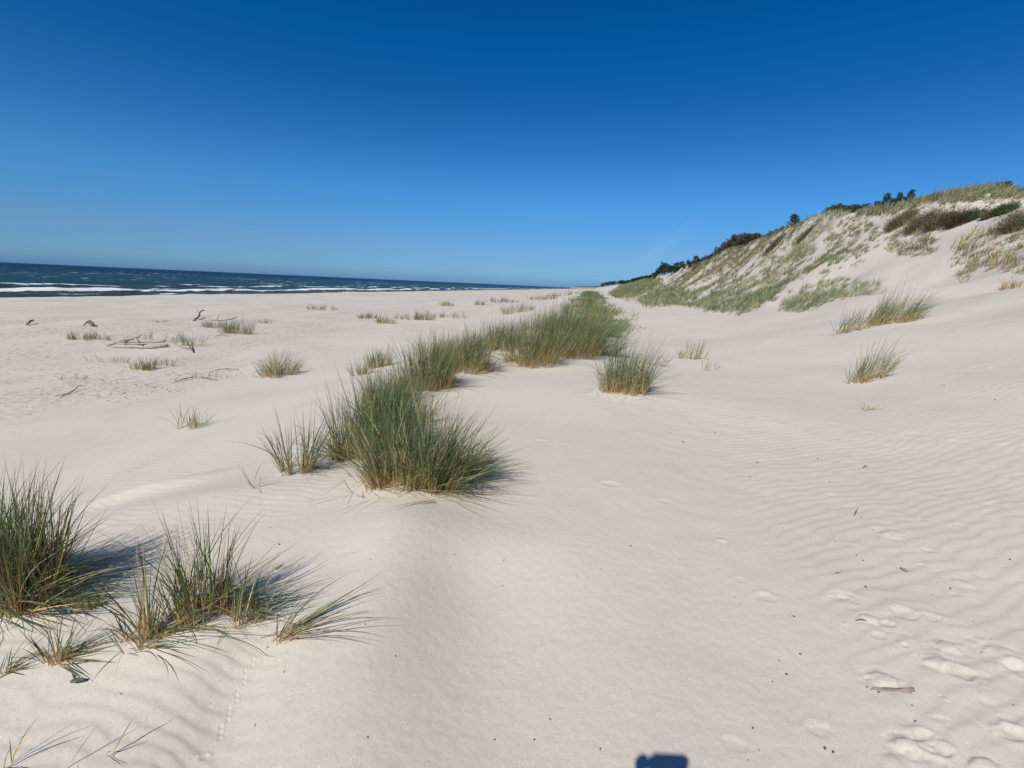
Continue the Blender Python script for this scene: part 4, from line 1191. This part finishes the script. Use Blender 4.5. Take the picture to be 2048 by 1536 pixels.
drift('twig', 'dark twig lying across rippled sand in the right middle', 'twig', [([(1726, 936), (1730, 934, .01), (1735, 934)], .006, [.004, .005, .003])], M_DARKWOOD, GT)
# loose scattered crumbs: one shape, copied
SP = [(1588, 1234), (1946, 1244), (1964, 1306), (1734, 1376), (1822, 1540), (1650, 1499), (1757, 1386), (1496, 1522), (1713, 1112), (1830, 1444), (1262, 1093), (1731, 1175), (1901, 1178), (1681, 1200), (1804, 1123),
      (1573, 1350), (1666, 1506), (1505, 1458), (1518, 1502), (1722, 1034), (1797, 914), (541, 1056), (558, 1090), (1440, 798), (1366, 884), (1367, 886), (1514, 926), (1316, 900), (621, 719), (625, 742),
      (1300, 822), (1430, 866), (1635, 918), (1500, 955), (2034, 763), (1888, 772), (1990, 800), (1660, 964), (730, 1290 - 40), (1545, 1365), (1100, 1440), (1200, 1500), (1600, 1310), (1880, 1030), (2020, 1120), (1670, 1085), (1726, 1122), (1745, 1061)]
crumb = None
for k, (px_, py_) in enumerate(SP):
    P = at(px_, py_); P[2] += .004
    if crumb is None:
        V, F, C = tube([(-.006, 0, 0), (-.002, .002, .003), (.003, 0, .004), (.007, -.001, 0)], [.002, .004, .0045, .002], 6, .3)
        crumb = np_mesh('wood_crumb', V, F, M_DARKWOOD); o = crumb
    else:
        o = crumb.copy(); COL.objects.link(o)
    o.location = tuple(P); o.rotation_euler = (0, 0, rng.random() * 6.28)
    s_ = (.35 + .5 * rng.random()) * (1 if py_ > 1000 else 1.5); o.scale = (s_, s_, s_)
    tag(o, 'tiny dark crumb of wood lying on the bare sand', 'debris', 'dark crumbs scattered on the sand')


def build_wrack():
    # uncountable fine wrack: chips and pebbles on the open beach
    n = 5200
    u = -10 - rng.random(n) ** .8 * 46; v = 4 + rng.random(n) ** 1.4 * 110
    f = fbm(u / 4.5, v / 14, 501, 3) + .3 * perlin(u / 1.2, v / 1.6, 505)
    k = f > .10
    u, v = u[k], v[k]
    # a trail through the grassy strip left of the round tussock
    m = 230
    Q = np.array([at(p, q) for p, q in [(560, 745), (470, 742), (400, 758), (330, 778), (270, 795), (150, 760)]])
    tt = rng.random(m) * 5; i = np.minimum(tt.astype(int), 4); ff = (tt - i)[:, None]
    q = Q[i] * (1 - ff) + Q[i + 1] * ff + rng.normal(0, .5, (m, 3))
    x, y = xy(u, v)
    x = np.concatenate([x, q[:, 0]]); y = np.concatenate([y, q[:, 1]])
    n = len(x)
    z = terrain(x, y)
    d = nrm(np.stack([rng.normal(0, 1, n), rng.normal(0, 1, n), .35 * rng.random(n)], -1))
    c = pal(n, [(.10, .08, .07), (.16, .12, .10), (.25, .20, .17), (.07, .06, .06), (.45, .40, .36)])
    V, F, C = blades(np.stack([x, y, z + .01], -1), .02 + .08 * rng.random(n) ** 3, d, d, .012 + .02 * rng.random(n), 2, c, c, .3, ground=False)
    tag(np_mesh('beach_wrack', V, F, M_TWIG, None, False, C), 'fine dark chips and pebbles strewn over the open beach', 'wrack', None, 'stuff')
build_wrack()


# ------------------------------------------------------------------ the photographer, just behind the camera (only the shadow shows)
def build_person():
    m_skin = plain_material('skin', (.45, .28, .20), .6)
    m_jacket = plain_material('navy_jacket', (.03, .04, .08), .85)
    m_trouser = plain_material('dark_trousers', (.04, .045, .05), .9)
    m_phone = plain_material('black_phone', (.01, .01, .012), .3)
    m_hair = plain_material('brown_hair', (.06, .035, .02), .8)
    gx, gy = -.10, -.46
    gz = float(terrain(np.array([gx]), np.array([gy]))[0])
    e = empty('person', (gx, gy, gz))
    tag(e, 'person in a dark jacket holding up a phone behind its shadow', 'person')

    def skin(name, verts, edges, radii, m, sub=2):
        me = bpy.data.meshes.new(name); me.from_pydata(verts, edges, []); me.update()
        o = bpy.data.objects.new(name, me); COL.objects.link(o)
        md = o.modifiers.new('skin', 'SKIN'); md.use_smooth_shade = True
        for i, r_ in enumerate(radii):
            me.skin_vertices[0].data[i].radius = (r_, r_ if isinstance(r_, float) else r_)
        me.skin_vertices[0].data[0].use_root = True
        s = o.modifiers.new('sub', 'SUBSURF'); s.levels = sub; s.render_levels = sub
        me.materials.append(m); o.parent = e
        return o
    top = 1.65 - gz
    # local coordinates: origin between the feet; the phone is at (+.10, +.46)
    hl = (.10 - .130, .46 - .035, top - .046); hr = (.10 + .02, .46 - .06, top - .095)
    V = [(0, 0, .98), (0, 0, 1.18), (0, .02, 1.38), (0, .02, 1.50), (0, .03, 1.58), (0, .04, 1.68), (0, .03, 1.76),
         (-.19, 0, 1.43), (-.30, .16, 1.26), (-.16, .34, 1.46), hl,
         (.19, 0, 1.43), (.30, .16, 1.24), (.20, .32, 1.40), hr,
         (-.10, 0, .90), (-.11, .02, .52), (-.12, -.02, .10), (-.12, .12, .04),
         (.10, 0, .90), (.11, .02, .52), (.12, -.02, .10), (.12, .12, .04)]
    E = [(0, 1), (1, 2), (2, 3), (3, 4), (4, 5), (5, 6), (2, 7), (7, 8), (8, 9), (9, 10), (2, 11), (11, 12), (12, 13), (13, 14),
         (0, 15), (15, 16), (16, 17), (17, 18), (0, 19), (19, 20), (20, 21), (21, 22)]
    rad = [.15, .14, .15, .07, .065, .095, .075, .07, .05, .04, .026, .07, .05, .04, .026, .10, .065, .045, .04, .10, .065, .045, .04]
    skin('body', V, E, rad, m_jacket)
    # fingers closed round the phone
    for (hx, hy, hz), sd in ((hl, -1), (hr, 1)):
        for k in range(4):
            b = Vector((hx, hy, hz - .022 + .015 * k))
            L_ = (.060, .070, .066, .055)[k]
            p1 = b + Vector((sd * .004 * k, .020, .005)); p2 = p1 + Vector((-sd * L_ * .45, .022, .004)); p3 = p2 + Vector((-sd * L_ * .35, -.004, .002))
            skin('finger', [tuple(b), tuple(p1), tuple(p2), tuple(p3)], [(0, 1), (1, 2), (2, 3)], [.010, .0095, .0088, .0075], m_skin, 1)
        b = Vector((hx, hy - .01, hz + .0)); p1 = b + Vector((-sd * .022, -.004, .010)); p2 = p1 + Vector((-sd * .030, .006, .004))
        skin('thumb', [tuple(b), tuple(p1), tuple(p2)], [(0, 1), (1, 2)], [.013, .011, .009], m_skin, 1)
    # hair cap
    hv, hf, _ = tube([(0, .01, 1.69), (0, .015, 1.76), (0, .02, 1.82), (0, .02, 1.86)], [.105, .112, .085, .03], 16)
    np_mesh('hair', hv, hf, m_hair, e)
    # the phone: flat rounded slab held upright, its lens at the camera
    bpy_me = bpy.data.meshes.new('phone'); import bmesh
    bm = bmesh.new(); bmesh.ops.create_cube(bm, size=1)
    for v_ in bm.verts: v_.co = Vector((v_.co.x * .138, v_.co.y * .008, v_.co.z * .076))
    bmesh.ops.bevel(bm, geom=[e_ for e_ in bm.edges if abs(e_.verts[0].co.y - e_.verts[1].co.y) > .004], offset=.012, segments=4, affect='EDGES')
    bm.to_mesh(bpy_me); bm.free(); bpy_me.materials.append(m_phone)
    ph = bpy.data.objects.new('phone', bpy_me); COL.objects.link(ph)
    ph.location = (-.037, -.030, 1.65 + .002)
    ph.rotation_euler = (0, R(ROLL * 20), 0)
    tag(ph, 'black phone held out level by the person taking the picture', 'phone')
build_person()
